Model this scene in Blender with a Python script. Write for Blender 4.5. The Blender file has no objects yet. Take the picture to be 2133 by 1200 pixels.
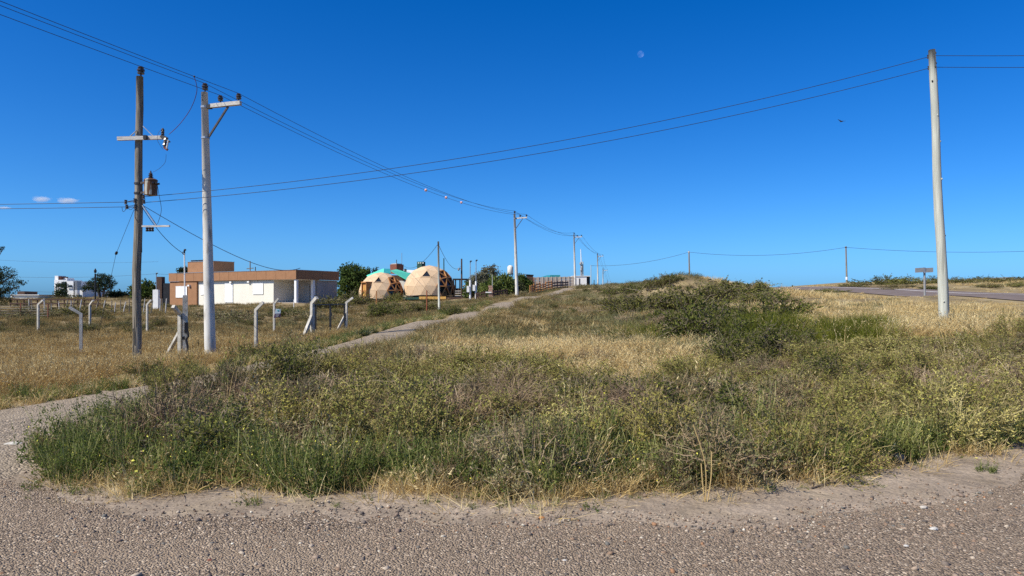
import bpy, math, random
import numpy as np
from mathutils import Vector, Matrix
S = bpy.context.scene
COL = S.collection
R = math.radians

# ------------------------------------------------------------------ camera, sky, sun, exposure
EYE = 1.65                      # eye height over the gravel
F = 1540.0                      # focal length in photograph pixels
HX, HY = 1066.5, 625.0          # principal column and horizon row of the photograph
cam = bpy.data.objects.new('camera', bpy.data.cameras.new('camera'))
COL.objects.link(cam)
cam.location = (0, 0, EYE)
cam.rotation_euler = (R(90), 0, 0)
cam.data.sensor_width = 36
cam.data.lens = 36 * F / 2133
cam.data.shift_y = 25 / 2133
cam.data.clip_end = 20000
S.camera = cam

SUN_EL = R(46)
SUN_H = Vector((-0.84, -0.54)).normalized()
SUN_DIR = Vector((SUN_H.x * math.cos(SUN_EL), SUN_H.y * math.cos(SUN_EL), math.sin(SUN_EL)))
w = bpy.data.worlds.new('World'); S.world = w; w.use_nodes = True
nt = w.node_tree
bg = nt.nodes['Background']
sky = nt.nodes.new('ShaderNodeTexSky'); sky.sky_type = 'NISHITA'; sky.sun_disc = False
sky.sun_elevation = SUN_EL
sky.sun_rotation = math.atan2(SUN_H.x, SUN_H.y)
sky.altitude = 0; sky.air_density = 1.0; sky.dust_density = 1.0; sky.ozone_density = 4.0
# colour rendition of the camera: one linear mix for the whole sky
cx = nt.nodes.new('ShaderNodeCombineXYZ')
for k_, row in enumerate(((0.581, 0.117, -0.244), (0.424, 1.129, -0.446), (0.631, 0.707, 0.703))):
    dp = nt.nodes.new('ShaderNodeVectorMath'); dp.operation = 'DOT_PRODUCT'; dp.inputs[1].default_value = row
    mxx = nt.nodes.new('ShaderNodeMath'); mxx.operation = 'MAXIMUM'; mxx.inputs[1].default_value = 0.0
    nt.links.new(sky.outputs[0], dp.inputs[0]); nt.links.new(dp.outputs['Value'], mxx.inputs[0]); nt.links.new(mxx.outputs[0], cx.inputs[k_])
nt.links.new(cx.outputs[0], bg.inputs['Color'])
bg.inputs['Strength'].default_value = 0.0768
sl = bpy.data.lights.new('sun', 'SUN'); sl.energy = 4.8; sl.angle = R(0.53); sl.color = (1, 0.93, 0.80)
so = bpy.data.objects.new('sun', sl); COL.objects.link(so)
so.rotation_euler = (-SUN_DIR).to_track_quat('-Z', 'Y').to_euler()
S.view_settings.view_transform = 'Standard'
S.view_settings.look = 'None'
S.view_settings.exposure = 0.45
S.view_settings.gamma = 1
S.view_settings.use_curve_mapping = False
S.render.filter_size = 1.2
try:
    S.cycles.max_bounces = 5; S.cycles.diffuse_bounces = 3; S.cycles.transparent_max_bounces = 6
    S.cycles.transmission_bounces = 3; S.cycles.glossy_bounces = 2; S.cycles.volume_bounces = 1
    S.cycles.use_denoising = False
    S.cycles.caustics_reflective = False; S.cycles.caustics_refractive = False
except Exception:
    pass

# ------------------------------------------------------------------ helpers
def P(px, py, Y):
    """World point seen at photograph pixel (px, py) at the distance Y."""
    return Vector(((px - HX) / F * Y, Y, EYE + (HY - py) / F * Y))

def tag(o, label=None, cat=None, group=None, kind=None):
    if label: o['label'] = label
    if cat: o['category'] = cat
    if group: o['group'] = group
    if kind: o['kind'] = kind
    return o

ORG = {}
def thing(name, label, cat, loc=(0, 0, 0), group=None, rot=(0, 0, 0)):
    o = bpy.data.objects.new(name, None); COL.objects.link(o)
    o.location = loc; o.rotation_euler = rot; o.empty_display_size = 0.2
    ORG[o.name] = Vector(loc)
    return tag(o, label, cat, group)

class MB:
    def __init__(s): s.v = []; s.f = []; s.m = []
    def add(s, vs, fs, mi=0):
        b = len(s.v)
        s.v += [tuple(x) for x in vs]
        s.f += [tuple(i + b for i in f) for f in fs]
        s.m += [mi] * len(fs)
        return s
    def obox(s, c, ax, ay, az, mi=0):
        """box round centre c with half-axis vectors"""
        c, ax, ay, az = map(Vector, (c, ax, ay, az))
        vs = [c + ax * i + ay * j + az * k for k in (-1, 1) for j in (-1, 1) for i in (-1, 1)]
        return s.add(vs, [(0, 2, 3, 1), (4, 5, 7, 6), (0, 1, 5, 4), (2, 6, 7, 3), (0, 4, 6, 2), (1, 3, 7, 5)], mi)
    def box(s, x0, x1, y0, y1, z0, z1, mi=0):
        return s.obox(((x0 + x1) / 2, (y0 + y1) / 2, (z0 + z1) / 2), ((x1 - x0) / 2, 0, 0), (0, (y1 - y0) / 2, 0), (0, 0, (z1 - z0) / 2), mi)
    def bar(s, a, b, wd, th=None, mi=0, up=(0, 0, 1)):
        a, b = Vector(a), Vector(b); d = b - a; th = th or wd
        u = Vector(up)
        if abs(d.normalized().dot(u)) > 0.98: u = Vector((1, 0, 0))
        x = d.cross(u).normalized(); y = x.cross(d).normalized()
        return s.obox((a + b) / 2, x * wd / 2, d / 2, y * th / 2, mi)
    def tube(s, pts, rad, n=8, mi=0, cap=True, jit=0, rng=None):
        pts = [Vector(p) for p in pts]
        if not hasattr(rad, '__len__'): rad = [rad] * len(pts)
        vs = []
        ref = Vector((0, 0, 1))
        t0 = (pts[-1] - pts[0]).normalized()
        if abs(t0.dot(ref)) > 0.9: ref = Vector((0, 1, 0))
        for i, p in enumerate(pts):
            t = (pts[min(i + 1, len(pts) - 1)] - pts[max(i - 1, 0)]).normalized()
            x = t.cross(ref).normalized(); y = t.cross(x).normalized()
            for k in range(n):
                a = 2 * math.pi * k / n
                r = rad[i] * (1 + (rng.uniform(-jit, jit) if jit else 0))
                vs.append(p + (x * math.cos(a) + y * math.sin(a)) * r)
        fs = []
        for i in range(len(pts) - 1):
            for k in range(n):
                k2 = (k + 1) % n
                fs.append((i * n + k, i * n + k2, (i + 1) * n + k2, (i + 1) * n + k))
        if cap:
            fs.append(tuple(range(n)))
            fs.append(tuple((len(pts) - 1) * n + k for k in reversed(range(n))))
        return s.add(vs, fs, mi)
    def lathe(s, c, prof, n=12, mi=0):
        """prof: list of (radius, height) over the point c"""
        return s.tube([Vector(c) + Vector((0, 0, h)) for r, h in prof], [max(r, 0.002) for r, h in prof], n, mi)
    def blob(s, c, r, mi=0, rng=None, jit=0.0, lv=1):
        vs, fs = icosph(lv)
        c = Vector(c)
        if not hasattr(r, '__len__'): r = (r, r, r)
        out = []
        for v in vs:
            k = 1 + (rng.uniform(-jit, jit) if jit else 0)
            out.append((c.x + v[0] * r[0] * k, c.y + v[1] * r[1] * k, c.z + v[2] * r[2] * k))
        return s.add(out, fs, mi)
    def build(s, name, mats, parent=None, world=True, smooth=False, label=None):
        me = bpy.data.meshes.new(name)
        v = s.v
        if parent is not None and world:
            o_ = ORG[parent.name]
            v = [(x - o_.x, y - o_.y, z - o_.z) for x, y, z in v]
        me.from_pydata(v, [], s.f)
        if not isinstance(mats, (list, tuple)): mats = [mats]
        for m in mats: me.materials.append(m)
        if len(mats) > 1: me.polygons.foreach_set('material_index', s.m)
        if smooth: me.polygons.foreach_set('use_smooth', [True] * len(s.f))
        me.update()
        o = bpy.data.objects.new(name, me); COL.objects.link(o)
        ORG[o.name] = Vector((0, 0, 0))
        if parent is not None:
            o.parent = parent
            ORG[o.name] = ORG[parent.name].copy()
        if label: o['label'] = label
        return o

_ico = {}
def icosph(lv):
    if lv in _ico: return _ico[lv]
    import bmesh
    bm = bmesh.new(); bmesh.ops.create_icosphere(bm, subdivisions=lv, radius=1)
    bm.verts.index_update()
    r = [tuple(v.co) for v in bm.verts], [tuple(v.index for v in f.verts) for f in bm.faces]
    bm.free(); _ico[lv] = r
    return r

def kids(o): return [c for c in bpy.data.objects if c.parent is o]
def copy_tree(o, parent=None):
    c = o.copy(); COL.objects.link(c)
    if parent is not None: c.parent = parent
    for ch in kids(o): copy_tree(ch, c)
    return c

def np_mesh(name, V, Fq, mats, mi=None, smooth=False):
    me = bpy.data.meshes.new(name)
    V = np.asarray(V, np.float32); Fq = np.asarray(Fq, np.int32)
    k = Fq.shape[1]
    me.vertices.add(len(V)); me.vertices.foreach_set('co', V.ravel())
    me.loops.add(Fq.size); me.loops.foreach_set('vertex_index', Fq.ravel())
    me.polygons.add(len(Fq)); me.polygons.foreach_set('loop_start', np.arange(0, Fq.size, k, dtype=np.int32))
    for m in (mats if isinstance(mats, (list, tuple)) else [mats]): me.materials.append(m)
    if mi is not None: me.polygons.foreach_set('material_index', np.asarray(mi, np.int32))
    if smooth: me.polygons.foreach_set('use_smooth', np.ones(len(Fq), bool))
    me.update(calc_edges=True)
    return me

# ------------------------------------------------------------------ materials
def new_mat(name):
    m = bpy.data.materials.new(name); m.use_nodes = True
    n = m.node_tree; b = n.nodes['Principled BSDF']
    return m, n, b
def mat(name, c1, c2=None, scale=4.0, rough=0.8, stretch=(1, 1, 1), bump=0.0, bscale=None, detail=5, lo=0.35, hi=0.65, metal=0.0, spec=0.3, c3=None, s3=1.0, t3=(0.55, 0.7)):
    """Principled material whose colour drifts between c1 and c2 (and patches of c3) with noise, plus relief."""
    m, n, b = new_mat(name)
    b.inputs['Roughness'].default_value = rough
    b.inputs['Metallic'].default_value = metal
    b.inputs['Specular IOR Level'].default_value = spec
    c2 = c2 or tuple(x * 0.8 for x in c1)
    tc = n.nodes.new('ShaderNodeTexCoord'); mp = n.nodes.new('ShaderNodeMapping')
    mp.inputs['Scale'].default_value = stretch
    n.links.new(tc.outputs['Object'], mp.inputs['Vector'])
    nz = n.nodes.new('ShaderNodeTexNoise'); nz.inputs['Scale'].default_value = scale; nz.inputs['Detail'].default_value = detail
    n.links.new(mp.outputs[0], nz.inputs['Vector'])
    rp = n.nodes.new('ShaderNodeValToRGB')
    rp.color_ramp.elements[0].position = lo; rp.color_ramp.elements[1].position = hi
    rp.color_ramp.elements[0].color = (*c1, 1); rp.color_ramp.elements[1].color = (*c2, 1)
    n.links.new(nz.outputs['Fac'], rp.inputs['Fac'])
    out = rp.outputs['Color']
    if c3:
        n3 = n.nodes.new('ShaderNodeTexNoise'); n3.inputs['Scale'].default_value = s3; n3.inputs['Detail'].default_value = 6
        n.links.new(mp.outputs[0], n3.inputs['Vector'])
        r3 = n.nodes.new('ShaderNodeMapRange'); r3.inputs[1].default_value = t3[0]; r3.inputs[2].default_value = t3[1]
        n.links.new(n3.outputs['Fac'], r3.inputs[0])
        mx = n.nodes.new('ShaderNodeMix'); mx.data_type = 'RGBA'
        n.links.new(r3.outputs[0], mx.inputs['Factor']); n.links.new(out, mx.inputs['A'])
        mx.inputs['B'].default_value = (*c3, 1)
        out = mx.outputs['Result']
    n.links.new(out, b.inputs['Base Color'])
    if bump:
        nb = n.nodes.new('ShaderNodeTexNoise'); nb.inputs['Scale'].default_value = bscale or scale * 3; nb.inputs['Detail'].default_value = 6
        n.links.new(mp.outputs[0], nb.inputs['Vector'])
        bp = n.nodes.new('ShaderNodeBump'); bp.inputs['Strength'].default_value = bump; bp.inputs['Distance'].default_value = 0.02
        n.links.new(nb.outputs['Fac'], bp.inputs['Height']); n.links.new(bp.outputs[0], b.inputs['Normal'])
    return m
def leaf_mat(name, c1, c2, c3=None, transl=0.3, nscale=1.6, gain=1.4):
    c1, c2 = tuple(x * gain for x in c1), tuple(x * gain for x in c2); c3 = tuple(x * gain for x in c3) if c3 else None
    """Leaf, blade or twig: hue differs from plant to plant and drifts through the ground position."""
    m = bpy.data.materials.new(name); m.use_nodes = True
    n = m.node_tree; n.nodes.clear()
    out = n.nodes.new('ShaderNodeOutputMaterial')
    oi = n.nodes.new('ShaderNodeObjectInfo'); ge = n.nodes.new('ShaderNodeNewGeometry')
    nz = n.nodes.new('ShaderNodeTexNoise'); nz.inputs['Scale'].default_value = nscale; nz.inputs['Detail'].default_value = 3
    n.links.new(ge.outputs['Position'], nz.inputs['Vector'])
    ad = n.nodes.new('ShaderNodeMath'); ad.operation = 'MULTIPLY_ADD'; ad.inputs[1].default_value = 0.8; 
    n.links.new(oi.outputs['Random'], ad.inputs[0])
    sb = n.nodes.new('ShaderNodeMath'); sb.operation = 'MULTIPLY_ADD'; sb.inputs[1].default_value = 1.6; sb.inputs[2].default_value = -0.70
    n.links.new(nz.outputs['Fac'], sb.inputs[0]); n.links.new(sb.outputs[0], ad.inputs[2])
    rp = n.nodes.new('ShaderNodeValToRGB'); e = rp.color_ramp.elements
    e[0].position = 0.05; e[0].color = (*c1, 1); e[1].position = 0.95; e[1].color = (*c2, 1)
    if c3:
        k = e.new(0.62); k.color = (*c3, 1)
    n.links.new(ad.outputs[0], rp.inputs['Fac'])
    # piece to piece variation
    vr = n.nodes.new('ShaderNodeHueSaturation'); mr = n.nodes.new('ShaderNodeMapRange')
    mr.inputs[3].default_value = 0.75; mr.inputs[4].default_value = 1.22
    n.links.new(ge.outputs['Random Per Island'], mr.inputs[0]); n.links.new(mr.outputs[0], vr.inputs['Value'])
    n.links.new(rp.outputs[0], vr.inputs['Color'])
    df = n.nodes.new('ShaderNodeBsdfDiffuse'); tr = n.nodes.new('ShaderNodeBsdfTranslucent'); mx = n.nodes.new('ShaderNodeMixShader')
    mx.inputs[0].default_value = transl
    n.links.new(vr.outputs[0], df.inputs['Color']); n.links.new(vr.outputs[0], tr.inputs['Color'])
    n.links.new(df.outputs[0], mx.inputs[1]); n.links.new(tr.outputs[0], mx.inputs[2])
    n.links.new(mx.outputs[0], out.inputs['Surface'])
    return m

M = {}
M['concrete'] = mat('concrete', (0.66, 0.63, 0.56), (0.50, 0.47, 0.41), 1.2, 0.85, (3, 3, 0.7), 0.15, 30, c3=(0.30, 0.265, 0.21), s3=2.2, t3=(0.54, 0.72))
M['post_concrete'] = mat('post_concrete', (0.55, 0.51, 0.44), (0.36, 0.33, 0.27), 5, 0.9, bump=0.4, bscale=40, c3=(0.30, 0.27, 0.22), s3=6, t3=(0.56, 0.72))
M['old_wood'] = mat('old_wood', (0.24, 0.205, 0.155), (0.12, 0.10, 0.075), 9, 0.9, (3.5, 3.5, 0.16), 0.9, 14, c3=(0.36, 0.32, 0.26), s3=4, t3=(0.56, 0.68))
M['pale_wood'] = mat('pale_wood', (0.52, 0.51, 0.42), (0.36, 0.36, 0.30), 7, 0.85, (3.5, 3.5, 0.14), 0.5, 14, c3=(0.27, 0.26, 0.21), s3=3, t3=(0.58, 0.74))
M['knot'] = mat('knot', (0.05, 0.045, 0.035))
M['arm_wood'] = mat('arm_wood', (0.62, 0.58, 0.52), (0.40, 0.37, 0.33), 8, 0.85, (0.5, 6, 6), 0.4, 18)
M['porcelain'] = mat('porcelain', (0.035, 0.03, 0.03), (0.06, 0.045, 0.04), 8, 0.25, spec=0.6)
M['dark_steel'] = mat('dark_steel', (0.05, 0.048, 0.05), (0.09, 0.075, 0.065), 12, 0.55, metal=0.3)
M['galv'] = mat('galv', (0.42, 0.43, 0.44), (0.30, 0.31, 0.32), 9, 0.45, metal=0.6)
M['black'] = mat('black', (0.012, 0.012, 0.014), (0.025, 0.024, 0.025), 6, 0.5)
M['wire'] = mat('wire', (0.025, 0.03, 0.045), (0.04, 0.045, 0.06), 6, 0.5)
M['cable_red'] = mat('cable_red', (0.11, 0.03, 0.07), (0.07, 0.03, 0.09), 6, 0.5)
M['rusty_paint'] = mat('rusty_paint', (0.42, 0.41, 0.34), (0.30, 0.29, 0.25), 4, 0.5, (3, 3, 0.5), c3=(0.12, 0.055, 0.02), s3=3.2, t3=(0.43, 0.5))
M['cream'] = mat('cream', (0.70, 0.655, 0.55), (0.65, 0.61, 0.51), 0.8, 0.9, (1, 1, 0.5), 0.05, 25, c3=(0.57, 0.53, 0.45), s3=0.9, t3=(0.58, 0.85))
M['white'] = mat('white', (0.78, 0.76, 0.72), (0.70, 0.68, 0.64), 3, 0.6)
M['shutter'] = mat('shutter', (0.86, 0.87, 0.88), (0.80, 0.81, 0.83), 3, 0.5)
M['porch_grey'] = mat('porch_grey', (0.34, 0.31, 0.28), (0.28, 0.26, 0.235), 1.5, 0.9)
M['terracotta'] = mat('terracotta', (0.30, 0.152, 0.075), (0.265, 0.133, 0.065), 2.2, 0.85, bump=0.1, bscale=30)
M['dome_panel'] = mat('dome_panel', (0.62, 0.44, 0.27), (0.56, 0.39, 0.235), 1.3, 0.75, bump=0.05)
M['dome_panel_b'] = mat('dome_panel_b', (0.58, 0.405, 0.245), (0.52, 0.36, 0.215), 1.3, 0.75, bump=0.05)
M['dome_seam'] = mat('dome_seam', (0.36, 0.26, 0.17))
M['orange_wood'] = mat('orange_wood', (0.48, 0.22, 0.075), (0.36, 0.155, 0.05), 5, 0.7, (1, 1, 0.3))
M['deck_yellow'] = mat('deck_yellow', (0.66, 0.38, 0.10), (0.55, 0.29, 0.075), 3, 0.7, c3=(0.2, 0.1, 0.04), s3=5, t3=(0.66, 0.7))
M['dark_wood'] = mat('dark_wood', (0.095, 0.055, 0.038), (0.055, 0.032, 0.024), 6, 0.85)
M['red_wood'] = mat('red_wood', (0.30, 0.085, 0.035), (0.22, 0.06, 0.028), 5, 0.8)
M['glass'] = mat('glass', (0.012, 0.014, 0.016), (0.02, 0.022, 0.026), 2, 0.12, spec=0.5)
M['mint'] = mat('mint', (0.13, 0.66, 0.43), (0.11, 0.60, 0.39), 2, 0.55)
M['brick_red'] = mat('brick_red', (0.21, 0.075, 0.045), (0.14, 0.05, 0.032), 5, 0.9, (1, 1, 3))
M['green_dark'] = mat('green_dark', (0.02, 0.06, 0.045), (0.03, 0.08, 0.055), 4, 0.6)
M['teal'] = mat('teal', (0.02, 0.20, 0.22), (0.03, 0.25, 0.26), 3, 0.6)
M['blockwall'] = mat('blockwall', (0.46, 0.39, 0.32), (0.36, 0.30, 0.25), 3, 0.9, bump=0.3)
M['pinkbrick'] = mat('pinkbrick', (0.40, 0.24, 0.17), (0.32, 0.18, 0.12), 9, 0.9)
M['pale_stone'] = mat('pale_stone', (0.5, 0.45, 0.38), (0.4, 0.35, 0.29), 5, 0.9)
M['sign_grey'] = mat('sign_grey', (0.30, 0.29, 0.28), (0.25, 0.245, 0.235), 6, 0.5, metal=0.2)
M['purple'] = mat('purple', (0.055, 0.025, 0.075), (0.045, 0.02, 0.06), 4, 0.5)
M['sign_blue'] = mat('sign_blue', (0.36, 0.42, 0.46), (0.30, 0.36, 0.40), 4, 0.5)
M['marker'] = mat('marker', (0.75, 0.40, 0.36), (0.7, 0.33, 0.28), 4, 0.4)
M['bark'] = mat('bark', (0.13, 0.10, 0.075), (0.075, 0.058, 0.045), 8, 0.95, (1, 1, 0.3), 0.6, 12)
M['white_stone'] = mat('white_stone', (0.52, 0.49, 0.44), (0.42, 0.39, 0.34), 30, 0.8)
M['bag'] = mat('bag', (0.010, 0.012, 0.014), (0.02, 0.022, 0.026), 6, 0.3, bump=0.8, bscale=18, spec=0.5)
M['bird'] = mat('bird', (0.04, 0.035, 0.035))
M['white_band'] = mat('white_band', (0.75, 0.76, 0.78))

# ------------------------------------------------------------------ terrain
CP = []
for X_ in (-40, -20, -10, -5, 0, 5, 10, 20, 40):
    for Y_ in (-25, -8, 0, 4, 6.5):
        CP.append((X_, Y_, 0.0))
for px, py, Y in [
    # pole line, track and left field
    (284, 748, 22), (438, 741, 22.4), (168, 731, 24.8), (533, 722, 24.3), (650, 696, 29.8), (722, 684, 36), (571, 685, 36),
    (307, 684, 38.5), (188, 681, 42), (79, 683, 39), (1077, 622, 69.6), (1135, 618, 68), (1190, 600, 87), (1193, 597, 112),
    (0, 720, 27), (-200, 720, 27), (-200, 655, 65), (0, 655, 62), (300, 652, 62), (500, 650, 62),
    (480, 634, 88), (352, 637, 93), (617, 630, 84), (707, 630, 90), (560, 645, 70), (760, 640, 72), (800, 625, 92), (900, 623, 92), (950, 632, 80), (914, 656, 52), (850, 665, 48), (1000, 632, 74),
    (150, 622, 110), (30, 624, 100), (220, 619, 112), (-200, 622, 110), (330, 618, 118), (600, 617, 125), (900, 617, 125),
    # rise in the middle
    (1000, 705, 30), (1066, 660, 42), (1000, 745, 22), (1150, 700, 30), (1250, 650, 45), (1180, 630, 55), (1300, 592, 75), (1240, 598, 80), (1400, 724, 20.5), (1400, 668, 32), (1450, 600, 58), (1540, 603, 58),
    (1580, 760, 17), (1650, 706, 20.5), (1700, 645, 36), (1560, 640, 42), (1640, 628, 46), (1700, 612, 58), (1600, 602.5, 86),
    # right field and road
    (1956, 679, 22), (2133, 702, 18), (2300, 702, 18), (2133, 645, 38), (1850, 650, 36), (1925, 618, 54), 
    (1700, 742, 16.5), (1800, 806, 11.8), (2133, 806, 11.8), (2350, 806, 11.8), (1400, 806, 12.8), (1066, 806, 13.6), (1066, 742, 20), (700, 812, 13.4), (500, 800, 14.4)]:
    p = P(px, py, Y); sink_ = 0.24 if (px < 760 and Y < 50 and (px, py) not in ((0, 845), (340, 790), (640, 738), (700, 812), (500, 800))) else (0.12 if px < 1000 and 50 <= Y < 100 else 0)
    CP.append((p.x, p.y, p.z - sink_))
def track_x(Y):
    Y = np.asarray(Y, float)
    off = np.interp(Y, [0, 22, 35, 62, 300], [4.9, 4.9, 4.4, 3.1, 3.0])
    return -9.25 + 0.204 * (Y - 22.4) + off
for Y_, Z_ in ((9, 0.0), (12, 0.0), (15, 0.03), (18, 0.10), (21, 0.22), (25, 0.42), (30, 0.66), (38, 0.98), (45, 1.22), (52, 1.46), (60, 1.85)):
    for dx in (-1.2, 1.2): CP.append((float(track_x(Y_)) + dx, Y_, Z_ + .01 * dx))
def road_near(Y): return 31.9 - 0.0615 * (Y - 46)
def road_prof(Y): return EYE + np.interp(Y, [-30, 0, 20, 46, 56, 68, 85, 100, 125, 170, 300], [-1.65, -1.5, -1.0, -0.10, 0.22, 0.72, 1.28, 1.45, 1.2, -0.6, -8])
for Y_ in (0, 12, 24, 35, 46, 56, 68, 78, 88, 100, 125, 170):
    z = float(road_prof(Y_))
    for dx, dz in ((0, 0), (8, 0.20), (-1.5, -0.06), (9.5, 0.22)):
        CP.append((road_near(Y_) + dx, Y_, z + dz))
for px, py, Y in [(2133, 593, 72), (2000, 594, 74), (1900, 595, 78), (1800, 595, 86), (1740, 598, 92), (2133, 586, 100), (1900, 590, 105), (1762, 589, 132), (2300, 588, 80), (2450, 610, 60)]:
    p = P(px, py, Y); CP.append((p.x, p.y, p.z))
# behind the crest the land falls away towards the sea
for X_, Y_, Z_ in [(-150, 160, 0), (-100, 170, 0), (-50, 170, 0.2), (0, 180, 1.0), (30, 200, 1.2), (30, 250, -1), (60, 190, 1), (100, 180, 2), (160, 140, 3), (-160, 60, 1), (-100, 60, 0.6), (-100, 20, 0), (-160, 0, 0), (100, 20, 1.5), (160, 60, 3), (120, -20, 0), (-120, -40, 0), (-200, 300, -5), (0, 330, -6), (200, 300, -5), (18, 157, 3.0), (26, 140, 3.6), (5, 140, 2.9)]:
    CP.append((X_, Y_, Z_))
CP = np.array(CP, float)
_c = 3.0
def _phi(r2): return np.sqrt(r2 + _c * _c)
_D = ((CP[:, None, :2] - CP[None, :, :2]) ** 2).sum(-1)
_A = np.block([[_phi(_D) - 0.02 * np.eye(len(CP)), np.ones((len(CP), 1))], [np.ones((1, len(CP))), np.zeros((1, 1))]])
_W = np.linalg.solve(_A, np.concatenate([CP[:, 2], [0]]))
TRACK_W = 1.45
def vnoise(x, y, s, seed=0):
    """cheap smooth noise in about -1..1"""
    a = np.zeros_like(np.asarray(x, float)); rr = np.random.RandomState(seed)
    for k in range(7):
        th, ph, f = rr.uniform(0, 6.28), rr.uniform(0, 6.28), s * rr.uniform(0.6, 2.1)
        a = a + np.sin((x * math.cos(th) + y * math.sin(th)) * f + ph + 1.3 * np.sin(y * f * 0.6 + k))
    return a / 4.0
MOUNDS = [P(1405, 600, 58).to_tuple()[:2] + (2.7, 3.0, 1.05), P(1480, 600, 60).to_tuple()[:2] + (2.3, 2.5, 0.35), P(1560, 605, 57).to_tuple()[:2] + (3.0, 2.5, 0.30), P(1300, 600, 66).to_tuple()[:2] + (2.6, 3, 0.35)]
def H(x, y):
    x = np.asarray(x, float); y = np.asarray(y, float)
    sh = x.shape; xf, yf = x.ravel(), y.ravel()
    z = np.empty(len(xf))
    for i in range(0, len(xf), 20000):
        xx, yy = xf[i:i + 20000], yf[i:i + 20000]
        z[i:i + 20000] = _phi((xx[:, None] - CP[None, :, 0]) ** 2 + (yy[:, None] - CP[None, :, 1]) ** 2) @ _W[:-1] + _W[-1]
    rr = np.hypot(xf, yf)
    k = np.clip((rr - 190) / 160, 0, 1); k = k * k * (3 - 2 * k)
    z = z * (1 - k) - 7.0 * k
    for mx, my, sx, sy, h in MOUNDS:
        z = z + h * np.exp(-((xf - mx) / sx) ** 2 - ((yf - my) / sy) ** 2)
    # small humps away from the ways
    far = np.clip((yf - 8) / 6, 0, 1) * np.clip((np.abs(xf - track_x(yf)) - 1.6) / 2.5, 0, 1)
    rd = np.clip((np.abs(xf - road_near(yf) - 4) - 5.5) / 3, 0, 1)
    z = z + 0.07 * vnoise(xf, yf, 0.9, 3) * far * rd
    return z.reshape(sh)
def h1(x, y): return float(H(np.array([x]), np.array([y]))[0])

# front edge of the thicket in plan: X -> Y
_fe = [(-60, 965), (30, 962), (110, 1000), (200, 1020), (290, 1032), (400, 1012), (480, 1002), (560, 1020), (640, 1030), (760, 1018), (850, 1026), (950, 1022), (1040, 1020), (1150, 1030), (1230, 1020), (1300, 1010), (1400, 1012), (1500, 1003), (1600, 997), (1700, 985), (1800, 972), (1900, 960), (2000, 948), (2100, 936), (2300, 925)]
FE_Y = np.array([EYE * F / (py - HY) for px, py in _fe]); FE_X = np.array([(px - HX) / F * y for (px, py), y in zip(_fe, FE_Y)])
_o = np.argsort(FE_X); FE_X, FE_Y = FE_X[_o], FE_Y[_o]
def left_x(Y): return np.interp(Y, [5, 6.5, 7.5, 9, 11, 14, 15, 16], [-4.1, -4.4, -4.75, -5.0, -5.0, -4.55, -8, -300])
def front_y(x): return np.interp(x, FE_X, FE_Y) + 0.16 * vnoise(x, np.asarray(x) * 0 + 3.3, 3.1, 14) + 0.08 * vnoise(x, np.asarray(x) * 0 + 8.3, 9.0, 17)
# far limit of the loose gravel: X -> Y
_ge = [(-400, 900), (0, 960), (150, 1030), (300, 1052), (500, 1056), (800, 1064), (1000, 1072), (1300, 1082), (1500, 1080), (1700, 1062), (1900, 1040), (2050, 1010), (2133, 985), (2400, 960)]
GE_Y = np.array([EYE * F / (py - HY) for px, py in _ge]); GE_X = np.array([(px - HX) / F * y for (px, py), y in zip(_ge, GE_Y)])
_o = np.argsort(GE_X); GE_X, GE_Y = GE_X[_o], GE_Y[_o]
def gravel_y(x): return np.interp(x, GE_X, GE_Y) + 0.12 * vnoise(x, x * 0 + 1.7, 2.2, 8) + 0.09 * vnoise(x, x * 0 + 4.1, 7.0, 9) + 0.05 * vnoise(x, x * 0 + 2.1, 17.0, 10)

def axis(parts):
    out = []
    for a, b, st in parts: out += list(np.arange(a, b, st))
    return np.array(out)
gx = np.concatenate([-np.geomspace(5000, 70, 26), axis([(-66, -12, 1.2), (-12, 14, 0.4), (14, 66, 1.2)]), np.geomspace(70, 5000, 26)])
gy = np.concatenate([-np.geomspace(3000, 24, 16), axis([(-20, 5, 2.5), (5, 26, 0.3), (26, 60, 0.6), (60, 130, 1.3)]), np.geomspace(132, 6000, 34)])
GX, GY = np.meshgrid(gx, gy)
GZ = H(GX, GY)
nx, ny = len(gx), len(gy)
idx = np.arange(nx * ny).reshape(ny, nx)
quads = np.stack([idx[:-1, :-1].ravel(), idx[:-1, 1:].ravel(), idx[1:, 1:].ravel(), idx[1:, :-1].ravel()], 1)

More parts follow.
